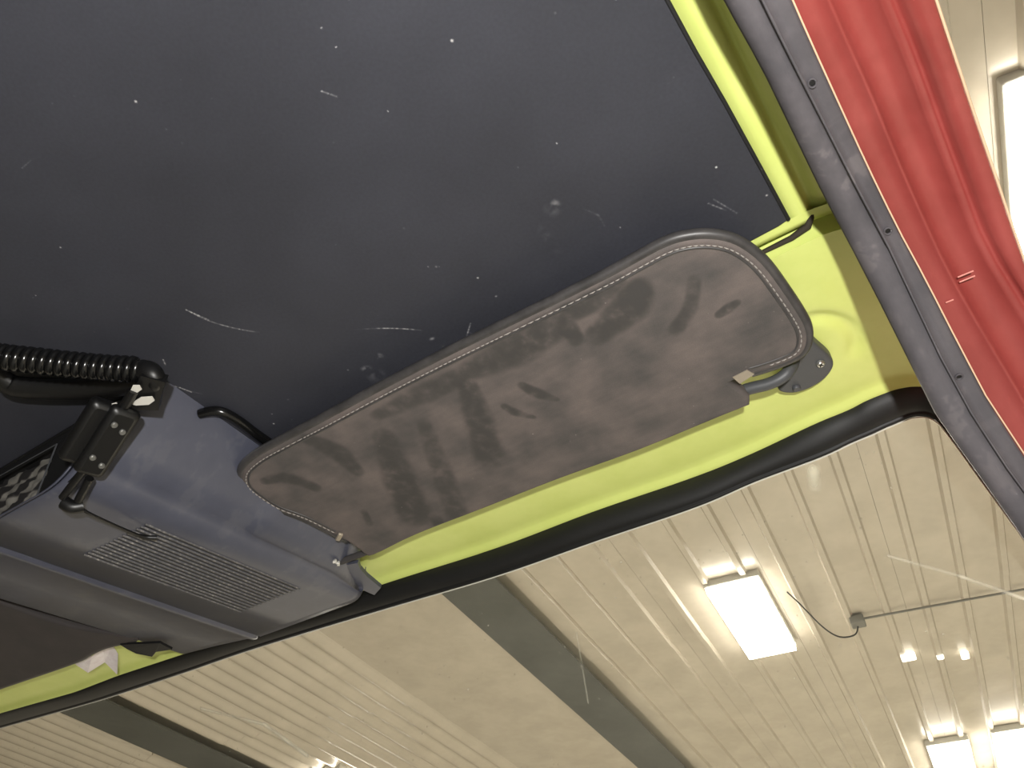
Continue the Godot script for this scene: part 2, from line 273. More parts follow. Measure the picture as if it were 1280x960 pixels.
func slab(st: SurfaceTool, outline: Array, y_of: float, thick: float, bev: float, uv := 0, spine := []) -> void:
	# a plate lying in the x-z plane: its lower face follows y_of, its lower edge is rounded
	var rings := []
	for k in [[1.0, 0.0], [0.6, 0.08], [0.29, 0.29], [0.08, 0.6], [0.0, 1.0]]:
		var ring := []
		for p in inset(outline, bev * k[0]): ring.append(Vector3(p.x, (visor_y(p) if y_of == 0.0 else y_of) + bev * k[1], p.y))
		rings.append(ring)
	var top := []
	for p in outline: top.append(Vector3(p.x, (visor_y(p) if y_of == 0.0 else y_of) + thick, p.y))
	rings.append(top)
	st.set_smooth_group(0)
	loft(st, rings, true, uv)
	st.set_smooth_group(1)
	if spine.size() == 2:                                       # faces built from the outline to a line along the middle
		for e in [0, rings.size() - 1]:
			var mid := []
			for p in rings[e]:
				var c := Geometry2D.get_closest_point_to_segment(Vector2(p.x, p.z), spine[0], spine[1])
				mid.append(Vector3(c.x, (visor_y(c) if y_of == 0.0 else y_of) + (0.0 if e == 0 else thick), c.y))
			loft(st, [rings[e], mid], true, uv)
		return
	for e in [0, rings.size() - 1]:
		var flat := PackedVector2Array()
		for p in rings[e]: flat.append(Vector2(p.x, p.z))
		var pts := PackedVector2Array(flat)
		var lo: Vector2 = flat[0]
		var hi: Vector2 = flat[0]
		for p in flat:
			lo = lo.min(p)
			hi = hi.max(p)
		for i in 40:                                            # a few points inside keep the triangles well shaped
			for j in 16:
				var p := Vector2(lerpf(lo.x, hi.x, (i + 0.5) / 40.0), lerpf(lo.y, hi.y, (j + 0.5) / 16.0))
				if not Geometry2D.is_point_in_polygon(p, flat): continue
				var near := false
				for q in flat: near = near or q.distance_to(p) < (hi.x - lo.x) * 0.018
				if not near: pts.append(p)
		var ix := Geometry2D.triangulate_delaunay(pts)
		for i in range(0, ix.size(), 3):
			if not Geometry2D.is_point_in_polygon((pts[ix[i]] + pts[ix[i + 1]] + pts[ix[i + 2]]) / 3.0, flat): continue
			var q := []
			for k in 3:
				var c := pts[ix[i + k]]
				q.append(Vector3(c.x, (visor_y(c) if y_of == 0.0 else y_of) + (0.0 if e == 0 else thick), c.y))
			if (q[1] - q[0]).cross(q[2] - q[0]).y < 0.0: tri(st, q[0], q[1], q[2], uv)
			else: tri(st, q[0], q[2], q[1], uv)

func plate(st: SurfaceTool, pts: Array, thick: Vector3) -> void:
	# a flat piece from an outline in space, with the given thickness
	var c := Vector3.ZERO
	for p in pts: c += p / pts.size()
	var nrm: Vector3 = (pts[0] - c).cross(pts[int(pts.size() / 3.0)] - c).normalized()
	var u: Vector3 = (pts[0] - c).normalized()
	var v := nrm.cross(u)
	var flat := PackedVector2Array()
	for p in pts: flat.append(Vector2((p - c).dot(u), (p - c).dot(v)))
	var ix := Geometry2D.triangulate_polygon(flat)
	st.set_smooth_group(-1)
	for i in range(0, ix.size(), 3):
		tri(st, pts[ix[i]], pts[ix[i + 1]], pts[ix[i + 2]])
		tri(st, pts[ix[i]] + thick, pts[ix[i + 2]] + thick, pts[ix[i + 1]] + thick)
	for i in pts.size():
		var j := (i + 1) % pts.size()
		quad(st, pts[i], pts[j], pts[j] + thick, pts[i] + thick)

func disc(st: SurfaceTool, c: Vector3, axis: Vector3, r: float, h: float, sides := 14) -> void:
	axis = axis.normalized()
	tube(st, [c, c + axis * h * 0.6, c + axis * h], [r, r, r * 0.75], sides)

func mat(col: Color, rough := 0.6, metal := 0.0) -> StandardMaterial3D:
	var m := StandardMaterial3D.new()
	m.albedo_color = col
	m.roughness = rough
	m.metallic = metal
	return m

func noise(seed_: int, freq: float, octaves := 4) -> FastNoiseLite:
	var n := FastNoiseLite.new()
	n.seed = seed_
	n.frequency = freq
	n.fractal_octaves = octaves
	n.noise_type = FastNoiseLite.TYPE_SIMPLEX_SMOOTH
	return n

func mottled(m: StandardMaterial3D, seed_: int, freq: float, a: Color, b: Color, scale: float, c := Color(-1, 0, 0)) -> StandardMaterial3D:
	# mottled dirt and wear in two tones (and a rarer third), the same all over the surface
	var im := Image.create(512, 512, false, Image.FORMAT_RGB8)
	var n1 := noise(seed_, freq, 5)
	var n2 := noise(seed_ + 7, freq * 6.0, 3)
	var g1 := n1.get_seamless_image(512, 512)
	var g2 := n2.get_seamless_image(512, 512)
	for y in 512:
		for x in 512:
			var t := clampf((g1.get_pixel(x, y).r - 0.5) * 1.6 + 0.5 + (g2.get_pixel(x, y).r - 0.5) * 0.5, 0.0, 1.0)
			var col := a.lerp(b, t)
			if c.r >= 0.0: col = col.lerp(c, smoothstep(0.80, 0.98, t))
			im.set_pixel(x, y, col)
	m.albedo_color = Color.WHITE
	m.albedo_texture = ImageTexture.create_from_image(im)
	m.uv1_triplanar = true
	m.uv1_world_triplanar = true
	m.uv1_scale = Vector3.ONE * scale
	return m

func grain(m: StandardMaterial3D, seed_: int, freq: float, depth: float) -> void:
	var t := NoiseTexture2D.new()
	t.width = 256
	t.height = 256
	t.seamless = true
	t.as_normal_map = true
	t.bump_strength = depth
	t.noise = noise(seed_, freq, 3)
	m.normal_enabled = true
	m.normal_texture = t
	m.normal_scale = 0.6

func dab(im: Image, c: Vector2, rx: float, ry: float, col: Color, a: float, n: FastNoiseLite, soft := 1.0, ragged := 1.6) -> void:
	for y in range(maxi(0, int(c.y - ry - 1)), mini(im.get_height(), int(c.y + ry + 2))):
		for x in range(maxi(0, int(c.x - rx - 1)), mini(im.get_width(), int(c.x + rx + 2))):
			var d := Vector2((x - c.x) / rx, (y - c.y) / ry).length()
			var w := a * (1.0 - smoothstep(1.0 - soft, 1.0, d)) * clampf(0.5 + (1.6 - ragged) * 0.3 + n.get_noise_2d(x, y) * ragged, 0.0, 1.0)
			if w > 0.004:
				var p := im.get_pixel(x, y)
				im.set_pixel(x, y, Color(p.r + (col.r - p.r) * w, p.g + (col.g - p.g) * w, p.b + (col.b - p.b) * w, minf(p.a + col.a * w, 1.0)))

# ------------------------------------------------------------------ materials
func liner_px(p: Vector2) -> Vector2: return Vector2((p.x + 1.5) * 2048 / 1.5, (p.y + 0.45) * 2048 / 1.5)

func headliner_material() -> StandardMaterial3D:
	# u 0..1 over x -1.5 .. 0, v 0..1 over z -0.45 .. 0.35
	var w := 2048
	var h := 1092
	var im := Image.create(w, h, false, Image.FORMAT_RGBA8)
	var n1 := noise(11, 0.004, 4).get_image(w, h)
	var n2 := noise(12, 0.22, 2).get_image(w, h)
	for y in h:
		for x in w:
			var t := n1.get_pixel(x, y).r
			var f := n2.get_pixel(x, y).r - 0.5
			var k := 0.200 + (t - 0.5) * 0.035 + f * 0.022
			im.set_pixel(x, y, Color(k * 0.97, k * 0.99, k * 1.12, 1))
	var s := w / 1.5
	var dust := Color(0.78, 0.77, 0.76)
	var nn := noise(13, 0.35, 2)
	for e in SMUDGES: dab(im, liner_px(e[0]), e[1] * s, e[2] * s, dust, minf(e[3] * 2.2, 0.9), noise(14, 0.06, 3))
	for e in SPECKS: dab(im, liner_px(Vector2(e.x, e.z)), maxf(e.y * s, 1.1), maxf(e.y * s, 1.1), dust, 0.9, noise(15, 0.01, 1), 0.6)
	for e in SCRATCHES:
		var path := catmull(e[0], 12)
		var len_ := 0.0
		for i in path.size() - 1:
			var a: Vector2 = liner_px(path[i])
			var b: Vector2 = liner_px(path[i + 1])
			var steps := maxi(1, int(a.distance_to(b)))
			for k in steps:
				len_ += a.distance_to(b) / steps
				var gap := clampf(0.6 + nn.get_noise_1d(len_ * 0.5) * 1.3, 0.25, 1.0)
				dab(im, a.lerp(b, k / float(steps)), maxf(e[1] * s, 1.2), maxf(e[1] * s, 1.2), dust, minf(e[2] * gap * 1.6, 1.0), noise(15, 0.01, 1), 0.8)
	var rng := RandomNumberGenerator.new()
	rng.seed = 5
	for i in 260: dab(im, Vector2(rng.randf() * w, rng.randf() * h), rng.randf_range(0.7, 1.3), rng.randf_range(0.7, 1.3), dust, rng.randf_range(0.1, 0.35), noise(15, 0.01, 1), 0.6)
	var m := mat(Color.WHITE, 0.58)
	m.albedo_texture = ImageTexture.create_from_image(im)
	m.metallic_specular = 0.4
	return m

func visor_material() -> StandardMaterial3D:
	# u over x -0.62 .. 0.04, v over z -0.60 .. -0.30
	var w := 1320
	var h := 600
	var im := Image.create(w, h, false, Image.FORMAT_RGBA8)
	var n1 := noise(21, 0.008, 4)
	var n2 := noise(22, 0.05, 3)
	var n3 := noise(23, 0.5, 2)
	for y in h:
		for x in w:
			var streak := n2.get_noise_2d(x * 0.25 + y * 0.35, y * 1.3 - x * 0.1)
			var t := clampf(0.62 + n1.get_noise_2d(x, y) * 0.6 + streak * 0.12, 0.0, 1.0)
			var f := n3.get_noise_2d(x, y) * 0.03
			var c := Color(0.245, 0.238, 0.235).lerp(Color(0.395, 0.358, 0.345), t)
			im.set_pixel(x, y, Color(c.r + f, c.g + f, c.b + f, 1))
	var s := 2000.0
	var dark := Color(0.222, 0.214, 0.208)
	for e in WIPES:
		var path := catmull(e[0], 10)
		for i in path.size():
			var q: Vector2 = path[i]
			var fpos := i / 10.0
			var a: float = e[1][mini(int(fpos), e[1].size() - 1)]
			var b: float = e[1][mini(int(fpos) + 1, e[1].size() - 1)]
			var r := lerpf(a, b, fpos - int(fpos)) * s
			dab(im, Vector2((q.x + 0.62) * s, (q.y + 0.60) * s), r, r, dark, 0.36, noise(24, 0.03, 4), 0.45, 0.9)
	var rng := RandomNumberGenerator.new()
	rng.seed = 9
	for i in 120: dab(im, Vector2(rng.randf() * w, rng.randf() * h), rng.randf_range(0.8, 1.6), rng.randf_range(0.8, 1.6), Color(0.75, 0.72, 0.7), rng.randf_range(0.1, 0.5), noise(15, 0.01, 1), 0.6)
	var m := mat(Color.WHITE, 0.75)
	m.albedo_texture = ImageTexture.create_from_image(im)
	return m

func glass_material() -> StandardMaterial3D:
	# a dusty pane: u over x -1.8 .. 0.2, v over y 2.5 .. 1.75
	var w := 2048
	var h := 768
	var im := Image.create(w, h, false, Image.FORMAT_RGBA8)
	var n1 := noise(31, 0.01, 4).get_image(w, h)
	for y in h:
		for x in w:
			im.set_pixel(x, y, Color(0.80, 0.79, 0.72, 0.05 + 0.05 * n1.get_pixel(x, y).r))
	var rng := RandomNumberGenerator.new()
	rng.seed = 3
	var one := noise(15, 0.01, 1)
	for i in 2600:
		var r := rng.randf_range(0.6, 1.3)
		dab(im, Vector2(rng.randf() * w, rng.randf() * h), r, r, Color(0.9, 0.88, 0.8, 1.0), rng.randf_range(0.15, 0.6), one, 0.7)
	for e in STREAKS:
		var a: Vector3 = e[0]
		var b: Vector3 = e[1]
		var pa := Vector2((a.x + 1.8) * 1024.0, (2.5 - a.y) * 1024.0)
		var pb := Vector2((b.x + 1.8) * 1024.0, (2.5 - b.y) * 1024.0)
		var steps := int(pa.distance_to(pb)) + 1
		for k in steps: dab(im, pa.lerp(pb, k / float(steps)), e[2], e[2], Color(0.95, 0.92, 0.82, 1.0), e[3], noise(33, 0.02, 2), 0.9, 0.6)
	var m := mat(Color.WHITE, 0.05)
	m.albedo_texture = ImageTexture.create_from_image(im)
	m.transparency = BaseMaterial3D.TRANSPARENCY_ALPHA
	return m

func make_materials() -> void:
	M.liner = headliner_material()
	M.liner_edge = mat(Color(0.06, 0.06, 0.065), 0.7)
	M.yellow = mottled(mat(Color.WHITE, 0.38), 41, 0.012, Color(0.800, 0.845, 0.470), Color(0.825, 0.865, 0.500), 2.0)
	M.red = mottled(mat(Color.WHITE, 0.35), 42, 0.012, Color(0.50, 0.205, 0.19), Color(0.56, 0.25, 0.235), 2.0)
	M.groove_shade = mat(Color(0.16, 0.13, 0.09), 0.8)
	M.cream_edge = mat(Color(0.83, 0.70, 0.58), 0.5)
	M.glint_pink = mat(Color(0.78, 0.50, 0.46), 0.5)  # pale pink of the painted highlights on the red frame
	M.visor = visor_material()
	M.visor_back = mat(Color(0.23, 0.22, 0.22), 0.8)
	M.visor_plain = mottled(mat(Color.WHITE, 0.8), 57, 0.01, Color(0.215, 0.20, 0.20), Color(0.245, 0.225, 0.225), 3.0)
	M.piping = mottled(mat(Color.WHITE, 0.42), 43, 0.02, Color(0.20, 0.195, 0.195), Color(0.27, 0.26, 0.26), 4.0)
	M.thread = mat(Color(0.60, 0.58, 0.56), 0.8)
	M.rubber = mottled(mat(Color.WHITE, 0.55), 44, 0.01, Color(0.045, 0.045, 0.048), Color(0.07, 0.07, 0.073), 3.0)
	M.seal = mottled(mat(Color.WHITE, 0.75), 45, 0.012, Color(0.27, 0.26, 0.275), Color(0.335, 0.32, 0.335), 3.0, Color(0.39, 0.37, 0.38))
	M.plastic = mottled(mat(Color.WHITE, 0.30), 46, 0.010, Color(0.275, 0.283, 0.330), Color(0.302, 0.310, 0.358), 3.0, Color(0.34, 0.345, 0.38))
	M.plastic_dark = mat(Color(0.035, 0.035, 0.038), 0.6)
	M.fin = mottled(mat(Color.WHITE, 0.45), 48, 0.05, Color(0.27, 0.27, 0.285), Color(0.40, 0.395, 0.395), 6.0, Color(0.62, 0.60, 0.58))
	M.bracket = mat(Color(0.27, 0.275, 0.285), 0.5)
	M.steel = mat(Color(0.72, 0.72, 0.70), 0.3, 0.85)
	M.metal_clip = mat(Color(0.62, 0.58, 0.52), 0.45, 0.3)
	M.black = mat(Color(0.045, 0.045, 0.047), 0.42)
	M.black_gloss = mat(Color(0.05, 0.05, 0.052), 0.22)
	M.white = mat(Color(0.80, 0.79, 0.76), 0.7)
	M.paper = mottled(mat(Color.WHITE, 0.85), 49, 0.02, Color(0.86, 0.82, 0.83), Color(0.92, 0.90, 0.90), 8.0)
	M.glass = glass_material()
	M.glass.cull_mode = BaseMaterial3D.CULL_DISABLED
	M.sheet = mottled(mat(Color.WHITE, 0.27), 50, 0.008, Color(0.745, 0.715, 0.660), Color(0.785, 0.755, 0.700), 0.4)
	M.sheet.metallic_specular = 0.6
	M.beam = mottled(mat(Color.WHITE, 0.55), 51, 0.006, Color(0.29, 0.30, 0.29), Color(0.33, 0.34, 0.33), 0.35)
	M.wall = mat(Color(0.74, 0.71, 0.63), 0.7)
	M.concrete = mottled(mat(Color.WHITE, 0.8), 52, 0.01, Color(0.50, 0.49, 0.46), Color(0.58, 0.57, 0.54), 0.3)
	M.housing = mat(Color(0.80, 0.80, 0.78), 0.5)
	M.slot = mat(Color(0.12, 0.12, 0.13), 0.6)
	M.indicator = mat(Color(0.95, 0.95, 0.92), 0.5)
	M.indicator.emission_enabled = true
	M.indicator.emission = Color(1.0, 0.97, 0.90)
	M.indicator.emission_energy_multiplier = 1.2
	M.box_grey = mat(Color(0.45, 0.45, 0.43), 0.6)
	M.lamp = mat(Color(0.95, 0.95, 0.92), 0.5)
	M.lamp.emission_enabled = true
	M.lamp.emission = Color(1.0, 0.97, 0.90)
	M.lamp.emission_energy_multiplier = 12.0
	var ck := Image.create(64, 64, false, Image.FORMAT_RGB8)
	for y in 64:
		for x in 64:
			ck.set_pixel(x, y, Color(0.50, 0.49, 0.46) if (x / 8 + y / 8) % 2 == 0 else Color(0.10, 0.09, 0.09))
	M.check = mat(Color.WHITE, 0.9)
	M.check.albedo_texture = ImageTexture.create_from_image(ck)
	M.check.texture_filter = BaseMaterial3D.TEXTURE_FILTER_LINEAR

# ------------------------------------------------------------------ cab body
func table(z: float) -> Array:
	# the door opening at a place along the cab, from OPENING
	for i in OPENING.size() - 1:
		var a: Array = OPENING[i]
		var b: Array = OPENING[i + 1]
		if z <= a[0] and z >= b[0]:
			var t: float = (a[0] - z) / (a[0] - b[0])
			var r := []
			for k in a.size(): r.append(lerpf(a[k], b[k], t))
			return r
	return OPENING[-1]

func header_end(x: float) -> float:
	for i in HEADER_EDGE.size() - 1:
		var a: Vector2 = HEADER_EDGE[i]
		var b: Vector2 = HEADER_EDGE[i + 1]
		if x >= a.x and x <= b.x: return lerpf(a.y, b.y, (x - a.x) / maxf(b.x - a.x, 0.0001))
	return HEADER_EDGE[-1].y if x > HEADER_EDGE[-1].x else HEADER_EDGE[0].y

func header_y(x: float, t: float, z: float) -> float:
	# underside of the pressed header: groove behind the headliner, flat, then a small lip
	var y := 2.491
	if t < 0.050: y = 2.502
	elif t < 0.0851: y = 2.522
	else: y = 2.491
	y -= 0.006 * smoothstep(0.945, 1.0, t)
	var c := Vector2(x + 0.058, z + 0.535)                      # trough pressed round the bracket seat
	var r := c.length()
	var ang := atan2(c.y, c.x)
	y += 0.0045 * exp(-pow((r - 0.040) / 0.006, 2.0)) * smoothstep(-0.9, -0.3, ang) * (1.0 - smoothstep(0.9, 1.6, ang))
	if x > -0.015: y -= 0.012 * pow((x + 0.015) / 0.04, 2.0)
	return y

func build_cab() -> void:
	var cab := thing("truck_cab", "yellow-green painted cab body with red door frame around dark headliner", "cab", Vector3(-0.75, 1.2, 0.2))
	# header
	var st := tool()
	var xs := []
	var x := -1.56
	while x < -0.13:
		xs.append(x)
		x += 0.02
	while x < 0.052:
		xs.append(x)
		x += 0.004
	var ts := [0.0, 0.03, 0.0499, 0.0503, 0.070, 0.082, 0.0849, 0.0853, 0.10, 0.12, 0.14, 0.16]
	for k in 44: ts.append(0.175 + k * 0.0175)
	ts.append_array([0.955, 0.965, 0.975, 0.985, 0.993, 1.0])
	var rows := []
	for xx in xs:
		var row := []
		var z1 := header_end(xx)
		for t in ts:
			var z := lerpf(-0.404, z1, t)
			row.append(Vector3(xx, header_y(xx, t, z), z))
		rows.append(row)
	var cut := 7
	for part in [[0, cut], [cut, ts.size() - 1]]:
		var piece := []
		for row in rows: piece.append(row.slice(part[0], part[1] + 1))
		st.set_smooth_group(0 if part[0] == 0 else 2)
		loft(st, piece)
	obj("header_panel", st, M.yellow, cab)
	# rail above the door
	st = tool()
	rows = []
	var prof := [[-0.034, 2.512], [-0.026, 2.508], [-0.021, 2.503], [-0.016, 2.502], [-0.0105, 2.5025], [-0.0085, 2.505], [-0.0065, 2.509], [-0.004, 2.509], [-0.001, 2.505], [0.004, 2.503], [0.02, 2.500], [0.05, 2.495]]
	for zz in [1.05, 0.6, 0.2, 0.0, -0.1, -0.2, -0.3, -0.36, -0.39, -0.403, -0.412]:
		var row := []
		for p in prof: row.append(Vector3(p[0], p[1], zz))
		rows.append(row)
	st.set_smooth_group(0)
	loft(st, rows)
	obj("roof_rail", st, M.yellow, cab)
	st = tool()
	var groove_shade := [Vector3(-1.5, 2.5005, -0.4195), Vector3(-0.20, 2.5005, -0.4205), Vector3(-0.06, 2.5005, -0.4205), Vector3(-0.028, 2.5005, -0.4200), Vector3(-0.014, 2.5015, -0.4170), Vector3(-0.007, 2.504, -0.409)]
	tube(st, groove_shade, [0.0014, 0.0014, 0.0016, 0.0024, 0.0030, 0.0024], 8)
	obj("shade_strip", st, M.groove_shade, cab)  # dark tube drawn in for the shade line between lip and header
	# red outer frame of the door opening
	st = tool()
	rows = []
	var n := 60
	for i in n + 1:
		var z := lerpf(1.05, -0.76, pow(i / float(n), 0.7))
		var o := table(z)
		var y: float = o[1]
		var b: float = o[4]
		var f: float = o[5]
		var gr: float = o[6]
		var e: float = o[7]
		rows.append([Vector3(b - 0.02, y + 0.022, z), Vector3(b + 0.0006, y + 0.010, z), Vector3(lerpf(b, f, 0.5), y + 0.0115, z), Vector3(f - 0.0012, y + 0.012, z),
			Vector3(f - 0.0004, y + 0.0108, z), Vector3(f + 0.0012, y + 0.0112, z), Vector3(f + 0.0022, y + 0.016, z), Vector3(lerpf(f, gr, 0.3), y + 0.022, z), Vector3(lerpf(f, gr, 0.6), y + 0.0225, z), Vector3(lerpf(f, gr, 0.82), y + 0.018, z),
			Vector3(gr - 0.001, y + 0.014, z), Vector3(gr + 0.0008, y + 0.019, z), Vector3(gr + 0.0035, y + 0.019, z), Vector3(gr + 0.005, y + 0.012, z), Vector3(lerpf(gr, e, 0.6), y + 0.0105, z), Vector3(e - 0.001, y + 0.010, z), Vector3(e, y + 0.012, z), Vector3(e + 0.002, y + 0.03, z), Vector3(e + 0.002, y + 0.10, z)])
	st.set_smooth_group(0)
	loft(st, rows)
	var red := obj("door_frame", st, M.red, cab)
	red.set_meta("label", "red painted frame outside the door seal")
	# bare edges of the red sheet
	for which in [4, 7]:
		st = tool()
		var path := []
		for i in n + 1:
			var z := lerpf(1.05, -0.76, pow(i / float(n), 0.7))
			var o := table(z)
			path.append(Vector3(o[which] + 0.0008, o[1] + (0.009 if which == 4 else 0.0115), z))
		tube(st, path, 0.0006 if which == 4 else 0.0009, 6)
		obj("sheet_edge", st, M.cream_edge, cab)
	# roof skin over everything, and the rest of the cab around the camera
	st = tool()
	box(st, Vector3(-0.745, 2.552, 0.20), Vector3(1.66, 0.05, 1.72), Basis(), 0.015)
	obj("roof_skin", st, M.red, cab)
	st = tool()
	box(st, Vector3(-0.75, 1.85, 1.04), Vector3(1.6, 1.32, 0.05), Basis(), 0.01)
	obj("back_panel", st, M.visor_back, cab)
	st = tool()
	box(st, Vector3(-0.75, 1.17, 0.0), Vector3(1.6, 0.06, 2.1), Basis(), 0.01)
	obj("cab_floor", st, M.box_grey, cab)
	st = tool()
	box(st, Vector3(-1.555, 1.5, 0.2), Vector3(0.05, 0.66, 1.72), Basis(), 0.01)
	obj("side_panel", st, M.visor_back, cab)
	st = tool()
	box(st, Vector3(-1.555, 2.45, 0.2), Vector3(0.05, 0.16, 1.72), Basis(), 0.01)
	obj("side_rail", st, M.visor_back, cab)
	st = tool()
	box(st, Vector3(-0.75, 1.46, -0.98), Vector3(1.6, 0.64, 0.10), Basis(), 0.02)
	obj("scuttle", st, M.visor_back, cab)
	# highlights on the red frame, drawn as thin pale pink strips
	for s in [[-0.446, 0.062, 0.010], [-0.458, 0.047, 0.005]]:
		st = tool()
		var o := table(s[0])
		for k in 2:
			var a := Vector3(s[1] - s[2] * 0.5, o[1] + 0.0095, s[0] - k * 0.005)
			tube(st, [a, a + Vector3(s[2], 0.001, -0.001)], 0.0006, 6)
		obj("painted_glint", st, M.glint_pink, cab)

func build_headliner() -> void:
	var o := thing("headliner", "large dark grey headliner board with dust specks and a long pale scratch", "headliner", Vector3(-0.75, 2.5, 0.2))
	var outline := [Vector2(-1.50, 0.95), Vector2(-0.030, 0.95)]
	for p in LINER_EDGE: outline.append(p)
	outline.append_array([Vector2(-0.032, -0.4045), Vector2(-0.10, -0.408), Vector2(-0.75, -0.412), Vector2(-1.50, -0.405)])
	var st := tool()
	slab(st, outline, 2.5, 0.007, 0.0015, 1, [Vector2(-1.1, 0.2), Vector2(-0.4, 0.2)])
	obj("board", st, M.liner, o)
	st = tool()
	var path := [Vector3(-0.0295, 2.5005, 0.95)]
	for p in LINER_EDGE: path.append(Vector3(p.x + 0.0006, 2.5008, p.y))
	tube(st, path, 0.0016, 6)
	obj("edge_strip", st, M.liner_edge, o)

func build_seal() -> void:
	var o := thing("door_seal", "wide dusty dark grey rubber door seal between yellow rail and red frame", "seal", Vector3(0.02, 2.44, 0.2))
	var st := tool()
	var rows := []
	var lip := []
	var n := 70
	for i in n + 1:
		var z := lerpf(1.05, -0.76, pow(i / float(n), 0.7))
		var t := table(z)
		var y: float = t[1]
		var a: float = t[2]
		var r: float = t[3]
		var b: float = t[4]
		rows.append([Vector3(a + 0.012, y + 0.045, z), Vector3(a + 0.002, y + 0.018, z), Vector3(a, y + 0.006, z), Vector3(a + 0.0012, y + 0.001, z), Vector3(lerpf(a, r, 0.35), y - 0.0035, z), Vector3(lerpf(a, r, 0.7), y - 0.0035, z), Vector3(r - 0.0016, y - 0.001, z),
			Vector3(r - 0.0006, y - 0.0036, z), Vector3(r + 0.0004, y - 0.0036, z), Vector3(r + 0.0016, y + 0.0005, z), Vector3(lerpf(r, b, 0.4), y + 0.002, z), Vector3(lerpf(r, b, 0.85), y + 0.003, z), Vector3(b, y + 0.005, z), Vector3(b - 0.001, y + 0.018, z)])
		lip.append(Vector3(r + 0.0002, y - 0.0046, z))
	st.set_smooth_group(0)
	loft(st, rows)
	obj("rubber_strip", st, M.seal, o)
	st = tool()
	tube(st, lip, 0.0009, 6)
	obj("ridge", st, M.seal, o)
	for z in [-0.272, -0.392, -0.498]:
		st = tool()
		var t := table(z)
		var c := Vector3(t[3] + 0.0040, t[1] + 0.0010, z)
		var ring := []
		for k in 13: ring.append(c + Vector3(cos(TAU * k / 12.0) * 0.0022, -0.0008, sin(TAU * k / 12.0) * 0.0028))
		tube(st, ring, 0.0007, 6, false)
		var h := obj("hole_rim", st, M.seal, o)
		st = tool()
		disc(st, c + Vector3(0, 0.0006, 0), Vector3.DOWN, 0.0022, 0.0012, 12)
		obj("hole", st, M.plastic_dark, o)
		h.set_meta("label", "small vent hole")

func build_windscreen() -> void:
	var o := thing("windscreen", "dusty windscreen glass in a black rubber gasket", "windscreen", Vector3(-0.75, 1.8, -0.85))
	var outer := catmull(GASKET_OUT, 6)
	var inner := catmull(GASKET_IN, 6)
	var st := tool()
	var rows := []
	for i in outer.size():
		var a: Vector3 = outer[i]
		var b: Vector3 = inner[i]
		var up := Vector3(0, -0.55, 0.83)
		rows.append([a + Vector3(0, 0.016, -0.002), a + Vector3(0, 0.003, 0.001), a.lerp(b, 0.12) + up * 0.003, a.lerp(b, 0.35) + up * 0.0055, a.lerp(b, 0.6) + up * 0.0052, a.lerp(b, 0.84) + up * 0.0035, a.lerp(b, 0.87) + up * 0.0015, a.lerp(b, 0.90) + up * 0.003, a.lerp(b, 0.98) + up * 0.002, b + up * 0.0002, b - up * 0.006])
	st.set_smooth_group(0)
	loft(st, rows)
	obj("gasket", st, M.rubber, o)
	# the pane lies in the plane of the gasket's inner edge
	var outline := []
	for p in inner: outline.append(Vector2(p.x, p.y))
	outline.append(Vector2(-1.77, inner[-1].y))
	var flat := PackedVector2Array(outline)
	var ix := Geometry2D.triangulate_polygon(flat)
	st = tool()
	st.set_smooth_group(0)
	for i in range(0, ix.size(), 3):
		var q := []
		for k in 3: q.append(Vector3(flat[ix[i + k]].x, flat[ix[i + k]].y, -0.655 + (flat[ix[i + k]].y - 2.43) * tan(deg_to_rad(20.0))))
		tri(st, q[0], q[1], q[2], 3)
	obj("pane", st, M.glass, o)
	st = tool()
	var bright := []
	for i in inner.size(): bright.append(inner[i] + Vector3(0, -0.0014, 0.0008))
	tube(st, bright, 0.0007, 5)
	obj("glass_edge", st, M.white, o)

# ------------------------------------------------------------------ sun visors
func visor_y(p: Vector2) -> float: return 2.452 + (p.y + 0.52) * 0.12

func build_left_visor(o: Node3D) -> void:
	# its inner end is tucked behind the console; only the lower face and hinge edge show
	var st := tool()
	slab(st, catmull(VISOR_LEFT, 3), 0.0, 0.0085, 0.004, 2)
	obj("cover", st, M.visor_plain, o)
	st = tool()
	var edge := []
	for i in range(4, VISOR_LEFT.size()): edge.append(Vector3(VISOR_LEFT[i].x, visor_y(VISOR_LEFT[i]) + 0.0045, VISOR_LEFT[i].y))
	tube(st, catmull(edge, 4), 0.0036, 8)
	obj("piping", st, M.piping, o)
	st = tool()
	slab(st, [Vector2(-1.44, -0.575), Vector2(-1.47, -0.560), Vector2(-1.475, -0.535), Vector2(-1.45, -0.52), Vector2(-1.41, -0.54)], 2.479, 0.010, 0.003)
	obj("bracket", st, M.bracket, o)
	st = tool()
	tube(st, [Vector3(-1.44, 2.478, -0.545), Vector3(-1.43, 2.466, -0.548), Vector3(-1.36, 2.462, -0.525)], 0.0052, 10)
	obj("arm", st, M.bracket, o)

